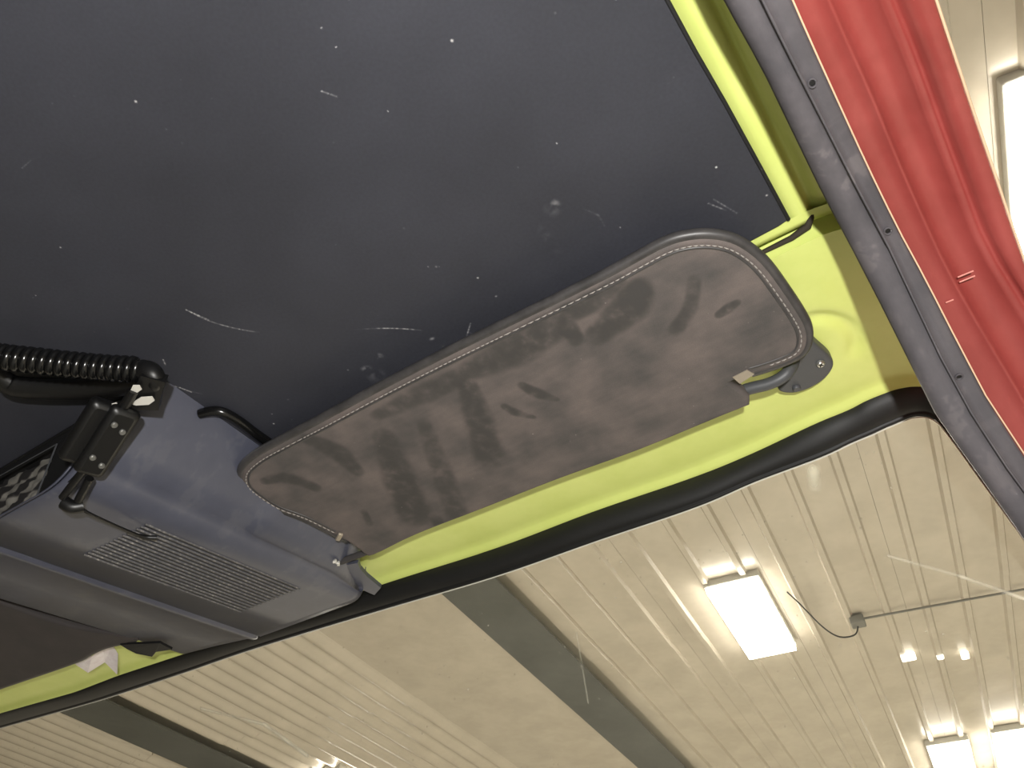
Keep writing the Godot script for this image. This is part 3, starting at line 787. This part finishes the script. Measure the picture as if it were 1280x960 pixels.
func build_visor(label: String, mirror: bool) -> Node3D:
	var o := thing("sun_visor", label, "sun visor", Vector3(-1.45 if mirror else -0.06, 2.49, -0.55), "sun visors")
	if mirror:
		build_left_visor(o)
		return o
	var outline := []
	var smooth_pts := catmull(VISOR, 4)
	for i in VISOR.size():                                      # round corners stay smooth, notch corners stay sharp
		if i >= 24 and i <= 29:
			outline.append(VISOR[i])
		else:
			for k in 4: outline.append(smooth_pts[i * 4 + k] if i < VISOR.size() - 1 else VISOR[i].lerp(VISOR[0], k / 4.0))
	var st := tool()
	slab(st, outline, 0.0, 0.0085, 0.004, 2)
	obj("cover", st, M.visor, o)
	# piping round the free edges
	var path := []
	for i in range(29, 44): path.append(VISOR[(i + 12) % 44])
	path = []
	for i in range(38, 44 + 25): path.append(VISOR[i % 44])
	path = catmull(path, 4)
	var tube_path := []
	for p in path: tube_path.append(Vector3(p.x, visor_y(p) + 0.0045, p.y))
	st = tool()
	tube(st, tube_path, 0.0044, 10)
	obj("piping", st, M.piping, o)
	# flat binding inside the piping, then the row of stitches
	var ins := inset(VISOR, 0.0082)
	var line := []
	for i in range(39, 44 + 25): line.append(ins[i % 44])
	line = catmull(line, 10)
	var l3 := []
	for p in line: l3.append(Vector3(p.x, visor_y(p) + 0.0006, p.y))
	st = tool()
	tube(st, l3, 0.0014, 6)
	obj("binding_edge", st, M.piping, o)
	var ins2 := inset(VISOR, 0.0058)
	line = []
	for i in range(39, 44 + 24): line.append(ins2[i % 44])
	line = catmull(line, 14)
	st = tool()
	var run := 0.0
	var start := Vector3.ZERO
	var last := Vector3.ZERO
	for i in line.size():
		var p := Vector3(line[i].x, visor_y(line[i]) - 0.0004, line[i].y)
		if i == 0:
			start = p
			last = p
		run += p.distance_to(last)
		last = p
		if run > 0.0042:
			tube(st, [start.lerp(p, 0.08), start.lerp(p, 0.5) + Vector3(0, -0.0004, 0), start.lerp(p, 0.86)], [0.0002, 0.00065, 0.0002], 5, false)
			start = p
			run = 0.0
	var stitch := obj("stitching", st, M.thread, o)
	stitch.set_meta("kind", "stuff")
	# arm, bracket and screws at the outer end
	st = tool()
	tube(st, catmull(VISOR_ARM, 6), 0.0052, 12)
	obj("arm", st, M.bracket, o)
	st = tool()
	var bo: Array = BRACKET.duplicate()
	bo.append(BRACKET[0])
	bo = catmull(bo, 4)
	bo.pop_back()
	slab(st, bo, 2.479, 0.010, 0.003)
	var br := obj("bracket", st, M.bracket, o)
	for c in [BRACKET_SCREW[0], BRACKET_SCREW[0] + Vector3(-0.027, 0, -0.018)]:
		st = tool()
		disc(st, c + Vector3(0, 0.002, 0), Vector3.DOWN, 0.0036, 0.0026, 16)
		var s1 := obj("screw", st, M.steel if c == BRACKET_SCREW[0] else M.bracket, br)
		s1.position = Vector3.ZERO
		if c != BRACKET_SCREW[0]: continue
		st = tool()
		for k in 2: box(st, c + Vector3(0, -0.0006, 0), Vector3(0.0042, 0.0006, 0.0008), Basis(Vector3.UP, 0.6 + k * PI / 2))
		var s2 := obj("screw_slot", st, M.plastic_dark, br)
		s2.position = Vector3.ZERO
	st = tool()
	plate(st, VISOR_CLIP, Vector3(0, 0.002, 0))
	obj("clip", st, M.metal_clip, o)
	# peg at the inner end
	st = tool()
	tube(st, VISOR_PEG, 0.0036, 10)
	obj("peg", st, M.visor_back, o)
	st = tool()
	box(st, CLIP_INNER[0], Vector3(0.013, 0.003, 0.005), Basis(Vector3.UP, -0.55), 0.001)
	obj("clip", st, M.metal_clip, o)
	return o

# ------------------------------------------------------------------ overhead console
func console_row(t: float) -> Array:
	# cross-section of the console, rear (t 0) to front (t 1), from the headliner on the right to the left
	var z := lerpf(-0.243, -0.585, t)
	var yb := lerpf(2.4065, 2.4485, t)
	var xt := lerpf(-0.546, -0.600, smoothstep(0.80, 1.0, t))
	var xb := lerpf(-0.606, -0.598, t)
	var r := lerpf(0.020, 0.012, t)
	if t < 0.075:                                              # the rear corner is rounded
		var u := 1.0 - t / 0.075
		var rr := 1.0 - sqrt(maxf(1.0 - u * u, 0.0))
		xt -= 0.016 * rr
		xb -= 0.018 * rr
		yb += 0.003 * rr
	var top := 2.4995 if t < 0.46 else lerpf(2.4995, 2.486, smoothstep(0.46, 0.52, t))
	var row := [Vector3(xt, top, z), Vector3(lerpf(xt, xb, 0.25), lerpf(top, yb, 0.28), z), Vector3(lerpf(xt, xb, 0.5), lerpf(top, yb, 0.53), z), Vector3(lerpf(xt, xb, 0.8), lerpf(top, yb, 0.78), z)]
	for k in 6:
		var a := k / 5.0
		var p0 := Vector3(lerpf(xt, xb, 0.88), yb + r, z)
		var p1 := Vector3(xb - r * 0.1, yb + 0.001, z)
		var p2 := Vector3(xb - r * 1.3, yb, z)
		row.append(p0.lerp(p1, a).lerp(p1.lerp(p2, a), a))
	row.append_array([Vector3(-0.70, yb, z), Vector3(-0.7600, yb + 0.0003, z), Vector3(-0.7606, yb + 0.0070, z), Vector3(-0.7640, yb + 0.0070, z), Vector3(-0.7647, yb - 0.0012, z), Vector3(-0.773, yb - 0.0004, z), Vector3(-0.783, yb + 0.0038, z), Vector3(-0.84, yb + 0.0105, z), Vector3(-0.905, yb + 0.0165, z), Vector3(-0.914, yb + 0.020, z), Vector3(-0.925, 2.4995 if t < 0.46 else 2.486, z)])
	return row

func build_console() -> void:
	var o := thing("overhead_console", "blue-grey plastic overhead console with ribbed grille, mounted centrally above the windscreen", "console", Vector3(-0.75, 2.5, -0.42))
	var st := tool()
	var rows := []
	for i in 61: rows.append(console_row(pow(i / 60.0, 1.5)))
	st.set_smooth_group(0)
	loft(st, rows)
	# rim and inner skin at the rear opening
	var rim := []
	var inner_a := []
	var inner_b := []
	for p in rows[0]:
		var c := Vector3(-0.75, 2.475, p.z)
		var d: Vector3 = (c - p).normalized() * 0.003
		rim.append(p + Vector3(0, 0, 0.0018) + d * 0.5)
		inner_a.append(p + d)
		inner_b.append(p + d + Vector3(0, 0.004, -0.06))
	loft(st, [rows[0], rim, inner_a, inner_b])
	# closed front end
	var fr: Array = rows[60]
	for i in fr.size() - 1:
		var q: Vector3 = fr[i] + Vector3(0, 0.016, -0.001)
		var q2: Vector3 = fr[i + 1] + Vector3(0, 0.016, -0.001)
		quad(st, fr[i], fr[i + 1], q2, q)
		quad(st, q, q2, Vector3(q2.x, 2.486, q2.z), Vector3(q.x, 2.486, q.z))
	obj("shell", st, M.plastic, o)
	# grille: each rib a part
	var g0 := 0.060
	for k in 15:
		st = tool()
		var x := lerpf(-0.7185, -0.6265, k / 14.0)
		var za := -0.328
		var zb := -0.519
		var ya := lerpf(2.4065, 2.4485, (-0.243 - za) / 0.342)
		var yb := lerpf(2.4065, 2.4485, (-0.243 - zb) / 0.342)
		var a := Vector3(x, ya - 0.0002, za)
		var b := Vector3(x, yb - 0.0002, zb)
		var w := 0.0009
		st.set_smooth_group(0)
		loft(st, [[a + Vector3(-w, 0.001, 0.001), a + Vector3(-w * 0.5, -0.0011, 0), a + Vector3(w * 0.5, -0.0011, 0), a + Vector3(w, 0.001, 0.001)], [b + Vector3(-w, 0.001, 0), b + Vector3(-w * 0.5, -0.0011, 0), b + Vector3(w * 0.5, -0.0011, 0), b + Vector3(w, 0.001, 0)]])
		obj("grille_rib", st, M.fin, o)
	# dark slots between the ribs
	for k in 14:
		st = tool()
		var x := lerpf(-0.7185, -0.6265, (k + 0.5) / 14.0)
		st.set_smooth_group(0)
		var ps := []
		for z in [-0.329, -0.518]:
			var y := lerpf(2.4065, 2.4485, (-0.243 - z) / 0.342) - 0.0003
			ps.append([Vector3(x - 0.0008, y, z), Vector3(x + 0.0008, y, z)])
		loft(st, ps)
		obj("grille_slot", st, M.slot, o)
	# black lining of the rear pocket, and the edge of its inner tray
	st = tool()
	box(st, Vector3(-0.785, 2.462, -0.305), Vector3(0.25, 0.066, 0.006))
	box(st, Vector3(-0.618, 2.470, -0.275), Vector3(0.004, 0.050, 0.055))
	box(st, Vector3(-0.77, 2.4955, -0.275), Vector3(0.29, 0.003, 0.06))
	obj("pocket_lining", st, M.plastic_dark, o)
	st = tool()
	plate(st, [Vector3(-0.604, 2.412, -0.2465), Vector3(-0.566, 2.496, -0.2465), POCKET[0] + Vector3(0.002, 0.012, -0.001), POCKET[0] + Vector3(0.0008, 0, -0.001), POCKET[1] + Vector3(0.0008, 0, -0.001)], Vector3(0, 0, -0.002))
	plate(st, [POCKET[0] + Vector3(0, 0.001, -0.001), POCKET[0] + Vector3(0.002, 0.012, -0.001), Vector3(-0.91, 2.497, -0.2465), Vector3(-0.91, 2.487, -0.2465)], Vector3(0, 0, -0.002))
	obj("pocket_frame", st, M.plastic_dark, o)
	st = tool()
	tube(st, [POCKET[0], POCKET[1]], 0.0009, 6)
	tube(st, [POCKET[0], POCKET[2]], 0.0006, 6)
	obj("pocket_edge", st, M.bracket, o)
	# visor rest at the front right corner
	st = tool()
	plate(st, TAB, Vector3(0, 0.005, -0.001))
	obj("corner_tab", st, M.plastic, o)
	st = tool()
	tube(st, [REST[0] + Vector3(-0.012, 0.012, -0.004), REST[0], REST[0] + Vector3(0.0035, -0.003, 0.002)], [0.0085, 0.0075, 0.0068], 14)
	var rest := obj("visor_rest", st, M.plastic, o)
	st = tool()
	disc(st, REST[0] + Vector3(0.0028, -0.0026, 0.0016), Vector3(0.0035, -0.003, 0.002), 0.0048, 0.0012, 12)
	var hole := obj("hole", st, M.plastic_dark, rest)
	hole.position = Vector3.ZERO
	st = tool()
	plate(st, TORN, Vector3(0, 0.003, 0))
	obj("torn_edge", st, M.plastic_dark, o)

func build_small() -> void:
	# checked cloth in the pocket
	var o := thing("checked_cloth", "small black and white checked cloth stuffed in the console pocket", "cloth", Vector3(-0.75, 2.41, -0.27))
	var st := tool()
	var rows := []
	var n := noise(61, 9.0, 2)
	for i in 25:
		var row := []
		for j in 25:
			var u := i / 24.0
			var v := j / 24.0
			var p: Vector3 = CLOTH[0].lerp(CLOTH[1], u).lerp(CLOTH[3].lerp(CLOTH[2], u), v)
			row.append(p + Vector3(0, 0.002 * n.get_noise_2d(u * 0.2, v * 0.2), 0.004 * n.get_noise_2d(u * 0.5 + 3.0, v * 0.5)))
		rows.append(row)
	st.set_smooth_group(0)
	loft(st, rows, false, 4)
	obj("cloth", st, M.check, o)
	# coiled cord
	var cord := thing("coiled_cord", "glossy black coiled cord below the headliner, left of the console corner", "cord", COIL[0])
	var base := catmull(COIL, 10)
	var total := 0.0
	var cum := [0.0]
	for i in base.size() - 1:
		total += base[i].distance_to(base[i + 1])
		cum.append(total)
	var turns := 19.0
	var path := []
	var steps := int(turns * 18)
	for k in steps + 1:
		var s := total * k / steps
		var i := 0
		while i < base.size() - 2 and cum[i + 1] < s: i += 1
		var c: Vector3 = base[i].lerp(base[i + 1], (s - cum[i]) / (cum[i + 1] - cum[i]))
		var t: Vector3 = (base[i + 1] - base[i]).normalized()
		var u := t.cross(Vector3.UP).normalized()
		var v := u.cross(t)
		var a := TAU * turns * k / steps
		path.append(c + (u * cos(a) + v * sin(a)) * 0.0075)
	st = tool()
	tube(st, path, 0.0038, 8)
	obj("coil", st, M.black_gloss, cord)
	st = tool()
	tube(st, catmull(COIL_END, 5), [0.0062, 0.0072, 0.0082, 0.0088, 0.009, 0.0092, 0.0092, 0.009, 0.0088, 0.0085, 0.0080, 0.0076, 0.0074, 0.007, 0.0062, 0.0056], 10)
	obj("taped_end", st, M.black, cord)
	# dark strap; its bulk also stands in for the shadow of the cord
	var strap := thing("strap_and_shade", "matt black strap under the coiled cord, with the cord shadow built in", "strap_and_shade", STRAP[3])
	st = tool()
	var sp := catmull(STRAP, 6)
	rows = []
	for i in sp.size():
		var t: Vector3 = (sp[mini(i + 1, sp.size() - 1)] - sp[maxi(i - 1, 0)]).normalized()
		var side := t.cross(Vector3.UP).normalized()
		var hh := 0.006 + 0.006 * smoothstep(0.0, 0.35, i / float(sp.size())) - 0.004 * smoothstep(0.75, 1.0, i / float(sp.size()))
		var ring := []
		for k in 14:
			var a := TAU * k / 14.0
			ring.append(sp[i] + side * cos(a) * hh + Vector3.UP * sin(a) * 0.008)
		rows.append(ring)
	st.set_smooth_group(0)
	loft(st, rows, true)
	obj("strap_shape", st, M.black, strap)
	# switch box
	var sw := thing("switch_box", "black two-part switch box with four bright screws, hung at the console corner", "switch box", BOX_C[0])
	var q: Array = BOX_SCREWS
	var mid: Vector3 = (q[0] + q[1] + q[2] + q[3]) / 4.0
	var axis: Vector3 = (q[0] + q[1] - q[2] - q[3]) / 2.0
	var gap := axis.length()
	axis = axis.normalized()
	var right: Vector3 = (q[1] + q[3] - q[0] - q[2]) / 2.0
	var pair := right.length()
	right = (right - axis * right.dot(axis)).normalized()
	var face := right.cross(axis).normalized()
	if face.y > 0.0: face = -face
	var bs := Basis(right, face, right.cross(face))
	st = tool()
	box(st, mid - face * 0.006, Vector3(pair * 2.4, 0.012, gap * 1.95), bs, 0.0045)
	obj("cover", st, M.black, sw)
	st = tool()
	box(st, mid - right * pair * 1.3 - face * 0.013, Vector3(pair * 2.4, 0.014, gap * 1.75), bs, 0.0045)
	obj("back_shell", st, M.black, sw)
	for c in q:
		st = tool()
		disc(st, c - face * (c - mid).dot(face), face, 0.0026, 0.0016, 12)
		obj("screw", st, M.steel, sw)
	st = tool()
	tube(st, ROD, 0.0042, 10)
	obj("strain_relief", st, M.black, sw)
	st = tool()
	tube(st, [PRONGS[0], PRONGS[1]], 0.0032, 8)
	obj("prong", st, M.black, sw)
	st = tool()
	tube(st, [PRONGS[2], PRONGS[3]], 0.0036, 8)
	obj("prong", st, M.black, sw)
	st = tool()
	tube(st, catmull([PRONGS[4], PRONGS[4].lerp(PRONGS[5], 0.5) + Vector3(0, -0.003, 0), PRONGS[5]], 5), 0.0058, 10)
	obj("plug", st, M.black, sw)
	st = tool()
	tube(st, catmull(WHITE_WIRE, 6), 0.0010, 6)
	obj("wire", st, M.white, sw)
	st = tool()
	tube(st, catmull(WHITE_WIRE_B, 6), 0.0009, 6)
	obj("wire", st, M.white, sw)
	# clamp above it
	var cl := thing("cable_clamp", "black tape-wrapped cable clamp with torn white tag, at end of the coiled cord", "clamp", CLAMP[0])
	st = tool()
	plate(st, CLAMP, Vector3(-0.004, 0.012, -0.002))
	obj("body", st, M.black, cl)
	st = tool()
	plate(st, WHITE_TAG, Vector3(0, 0.0008, 0))
	obj("tag", st, M.white, cl)
	st = tool()
	plate(st, WHITE_TAG_B, Vector3(0, 0.0008, 0))
	obj("tag", st, M.white, cl)
	# cables
	st = tool()
	tube(st, catmull(LINER_CABLE, 6), 0.0048, 10)
	tag(obj("black_cable", st, M.black_gloss), "thick black cable arching between headliner, console and sun visor", "cable")
	st = tool()
	var tc := catmull(THIN_CABLE, 6)
	var rad := []
	for i in tc.size(): rad.append(0.0016 if i < tc.size() - 8 else 0.0022)
	tube(st, tc, rad, 8)
	tag(obj("thin_cable", st, M.black), "thin black cable lying across the console grille", "cable")
	# paper and packing
	st = tool()
	st.set_smooth_group(-1)
	var P: Array = PAPER
	for f in [[0, 1, 7], [1, 2, 7], [7, 2, 6], [2, 3, 4], [2, 4, 5], [6, 2, 5]]: tri(st, P[f[0]], P[f[1]], P[f[2]])
	for f in [[0, 1, 7], [1, 2, 7], [7, 2, 6], [2, 3, 4], [2, 4, 5], [6, 2, 5]]: tri(st, P[f[0]] + Vector3(0, 0.0008, -0.0004), P[f[2]] + Vector3(0, 0.0008, -0.0004), P[f[1]] + Vector3(0, 0.0008, -0.0004))
	tag(obj("paper_scrap", st, M.paper), "torn scrap of folded white paper above the windscreen gasket", "paper")
	st = tool()
	var rng := RandomNumberGenerator.new()
	rng.seed = 17
	var c0: Vector3 = PEG_STUFFING[0]
	var pp := []
	for i in 9: pp.append(c0 + Vector3(rng.randf_range(-0.004, 0.004), rng.randf_range(-0.002, 0.003), -0.005 + i * 0.0012))
	tube(st, catmull(pp, 3), 0.0016, 6)
	tag(obj("foam_plug", st, M.white), "tiny scrap of white packing at the visor peg", "scrap")

# ------------------------------------------------------------------ workshop
func hall_basis() -> Basis: return Basis(Vector3.UP, 0.127)

func build_lamp(label: String, at: Vector3, size: Vector2, energy: float) -> void:
	var o := thing("ceiling_lamp", label, "lamp", at, "workshop ceiling lamps")
	var b := hall_basis()
	var st := tool()
	box(st, at + Vector3(0, 0.045, 0), Vector3(size.x, 0.07, size.y), b, 0.012)
	obj("housing", st, M.housing, o)
	st = tool()
	box(st, at + Vector3(0, -0.012, 0), Vector3(size.x - 0.03, 0.045, size.y - 0.03), b, 0.004)
	obj("diffuser", st, M.lamp, o)
	var l := AreaLight3D.new()
	l.name = "lamp_light"
	l.area_size = size - Vector2(0.04, 0.04)
	l.light_energy = energy
	l.light_color = Color(1.0, 0.965, 0.90)
	l.area_range = 60.0
	l.shadow_enabled = true
	o.add_child(l)
	l.basis = Basis(b.x, b.z, -b.y) * Basis(Vector3.RIGHT, 0.0)
	l.position = Vector3(0, -0.04, 0)
	l.look_at_from_position(at + Vector3(0, -0.04, 0), at + Vector3(0, -2.0, 0), b.z)

func build_hand_lamp(l: OmniLight3D) -> void:
	# the small lamp beside the camera that lights the roof of the cab
	var dir := (Vector3(-0.35, 2.49, -0.45) - l.position).normalized()
	var o := thing("hand_lamp", "small black hand lamp held beside the camera, out of view", "hand lamp", l.position)
	var st := tool()
	tube(st, [l.position - dir * 0.13, l.position - dir * 0.05, l.position - dir * 0.035, l.position - dir * 0.020], [0.012, 0.012, 0.018, 0.018], 16)
	obj("body", st, M.black, o)
	st = tool()
	disc(st, l.position - dir * 0.020, dir, 0.015, 0.003, 16)
	obj("lens", st, M.lamp, o)

func build_hall() -> void:
	# ceiling: roof slab with ribbed sheets fixed under it, joints and ribs run along the hall
	var b := hall_basis()
	var ceil_ := Node3D.new()
	ceil_.name = "ceiling"
	ceil_.set_meta("kind", "structure")
	ceil_.set_meta("label", "cream ribbed sheet ceiling of the workshop")
	add_child(ceil_)
	var st := tool()
	box(st, Vector3(-5, 5.56, -7), Vector3(38, 0.16, 34))
	obj("roof_slab", st, M.wall, ceil_)
	var y := 5.40
	# lateral zones in hall coordinates: start, width of one sheet, ribs on it, count
	var zones := [[-16.2, 0.88, 4, 9], [-7.3, 0.90, 4, 3], [-4.60, 1.42, 0, 1], [-2.66, 0.948, 3, 12]]
	for zone in zones:
		for k in zone[3]:
			var x0: float = zone[0] + k * zone[1]
			for part in [[3.6, -6.95, 0.0], [-6.965, -20.0, 0.012]]:
				st = tool()
				var prof := [Vector2(x0, 0.05), Vector2(x0, 0.0)]
				var pitch: float = zone[1] / maxf(zone[2], 1)
				if x0 < -4.7:
					var waves := int(zone[2])
					for r in waves * 10: prof.append(Vector2(x0 + 0.001 + (zone[1] - 0.003) * (r + 0.5) / (waves * 10.0), -0.026 + 0.026 * cos(TAU * (r + 0.5) / 10.0)))
				else: for r in zone[2]:
					var c: float = x0 + pitch * (r + 0.5)
					prof.append_array([Vector2(c - 0.036, 0.0), Vector2(c - 0.020, -0.034), Vector2(c + 0.020, -0.034), Vector2(c + 0.036, 0.0)])
				prof.append_array([Vector2(x0 + zone[1] - 0.002, 0.0), Vector2(x0 + zone[1] - 0.002, 0.05)])
				st.set_smooth_group(0 if x0 < -4.7 else -1)
				var ra := []
				var rb := []
				for p in prof:
					ra.append(b * Vector3(p.x, y + p.y + part[2], part[0]))
					rb.append(b * Vector3(p.x, y + p.y + part[2], part[1]))
				loft(st, [ra, rb])
				obj("ceiling_sheet", st, M.sheet, ceil_)
	# walls and floor
	for w in [["wall_left", Vector3(-22, 2.75, -7), Vector3(0.2, 5.5, 34)], ["wall_right", Vector3(12, 2.75, -7), Vector3(0.2, 5.5, 34)], ["wall_front", Vector3(-5, 2.75, -22), Vector3(34, 5.5, 0.2)], ["wall_back", Vector3(-5, 2.75, 8), Vector3(34, 5.5, 0.2)], ["floor", Vector3(-5, -0.1, -7), Vector3(34, 0.2, 30)]]:
		st = tool()
		box(st, w[1], w[2])
		var o := obj(w[0], st, M.concrete if w[0] == "floor" else M.wall)
		o.set_meta("kind", "structure")
		o.set_meta("label", {"wall_left": "cream workshop wall on the left", "wall_right": "cream workshop wall on the right", "wall_front": "cream workshop wall ahead", "wall_back": "cream workshop wall behind", "floor": "grey concrete workshop floor"}[w[0]])
	# steel beams under the sheets
	for e in [[-2.93, 0.50, "wide dark grey steel beam crossing behind the middle of the windscreen"], [-7.62, 0.66, "dark grey steel beam behind the lower left of the windscreen"]]:
		var o := thing("ceiling_beam", e[2], "beam", b * Vector3(e[0], 5.3, -8.0), "ceiling beams")
		st = tool()
		box(st, b * Vector3(e[0], 5.305, -8.2), Vector3(e[1], 0.018, 23.4), b)
		obj("flange", st, M.beam, o)
		st = tool()
		box(st, b * Vector3(e[0], 5.36, -8.2), Vector3(0.06, 0.10, 23.4), b)
		obj("web", st, M.beam, o)
	# box, wire and small plates on the ceiling
	var jb := thing("junction_box", "small grey junction box with loose wire beside the bright ceiling lamp", "junction box", Vector3(-1.14, 5.35, -7.10))
	st = tool()
	box(st, Vector3(-1.14, 5.36, -7.10), Vector3(0.12, 0.07, 0.14), b, 0.01)
	obj("cover", st, M.box_grey, jb)
	st = tool()
	tube(st, catmull([Vector3(-1.48, 5.38, -6.30), Vector3(-1.44, 5.33, -6.45), Vector3(-1.38, 5.25, -6.80), Vector3(-1.31, 5.23, -7.02), Vector3(-1.20, 5.26, -7.12), Vector3(-1.15, 5.33, -7.12)], 6), 0.007, 6)
	obj("wire", st, M.plastic_dark, jb)
	st = tool()
	tube(st, [Vector3(-1.08, 5.37, -7.10), Vector3(0.2, 5.37, -7.34), Vector3(2.4, 5.37, -7.70)], 0.010, 6)
	obj("conduit", st, M.box_grey, jb)
	var i := 0
	for p in [[Vector3(-0.96, 5.365, -8.10), 0.13, "largest of three small white lights on the ribbed ceiling"], [Vector3(-0.71, 5.365, -8.27), 0.06, "thin middle one of three small white lights on the ceiling"], [Vector3(-0.51, 5.365, -8.36), 0.07, "rightmost of three small white lights on the ceiling"]]:
		st = tool()
		box(st, p[0] + Vector3(0, 0.01, 0), Vector3(p[1], 0.04, 0.13 if i != 1 else 0.06), b, 0.012)
		tag(obj("indicator_light", st, M.indicator), p[2], "light", "small white ceiling lights")
		i += 1

# ------------------------------------------------------------------ the scene
func _ready() -> void:
	var cam := Camera3D.new()
	cam.name = "camera"
	add_child(cam)
	cam.fov = rad_to_deg(2.0 * atan(480.0 / 1005.0))
	cam.near = 0.02
	cam.position = Vector3(0, 2.0, 0)
	cam.rotation_order = EULER_ORDER_YXZ
	cam.rotation = Vector3(deg_to_rad(43.7), deg_to_rad(34.0), 0)
	cam.current = true
	var we := WorldEnvironment.new()
	we.name = "environment"
	var env := Environment.new()
	env.background_mode = Environment.BG_COLOR
	env.background_color = Color(0.02, 0.02, 0.02)
	env.tonemap_mode = Environment.TONE_MAPPER_LINEAR
	env.tonemap_exposure = 2.0
	env.sdfgi_enabled = true
	env.ssao_enabled = true
	env.ssil_enabled = true
	we.environment = env
	add_child(we)
	# the hand lamp that lights the cab from beside the camera
	var flash := OmniLight3D.new()
	flash.name = "hand_lamp_light"
	flash.position = Vector3(0.125, 1.96, 0.15)
	flash.light_energy = 0.48
	flash.light_color = Color(1.0, 0.99, 0.975)
	flash.light_size = 0.012
	flash.omni_range = 60.0
	flash.omni_attenuation = 2.0
	flash.shadow_enabled = true
	add_child(flash)
	make_materials()
	build_hall()
	build_cab()
	build_headliner()
	build_seal()
	build_windscreen()
	build_console()
	build_visor("wide dusty dark grey sun visor with stitched piping, folded up over yellow header", false)
	build_visor("dark sun visor half out of view at the lower left, behind the console", true)
	build_small()
	build_hand_lamp(flash)
	build_lamp("bright oblong ceiling lamp seen whole through the windscreen", Vector3(-1.87, 5.33, -6.50), Vector2(0.46, 1.40), 34.0)
	build_lamp("bright ceiling lamp outside the red door frame", Vector3(0.99, 5.33, -3.25), Vector2(0.46, 1.40), 34.0)
	build_lamp("left one of two lamps filling one wide glare at lower right of windscreen", Vector3(-1.25, 5.33, -11.2), Vector2(0.46, 1.40), 34.0)
	build_lamp("right one of two lamps, added to widen the glare at lower right of windscreen", Vector3(-0.55, 5.33, -11.2), Vector2(0.46, 1.40), 34.0)  # lamp doubled here to fill the width of a single glare
	build_lamp("far ceiling lamp glaring on the ribs at lower left", Vector3(-7.73, 5.33, -7.95), Vector2(0.46, 1.40), 34.0)
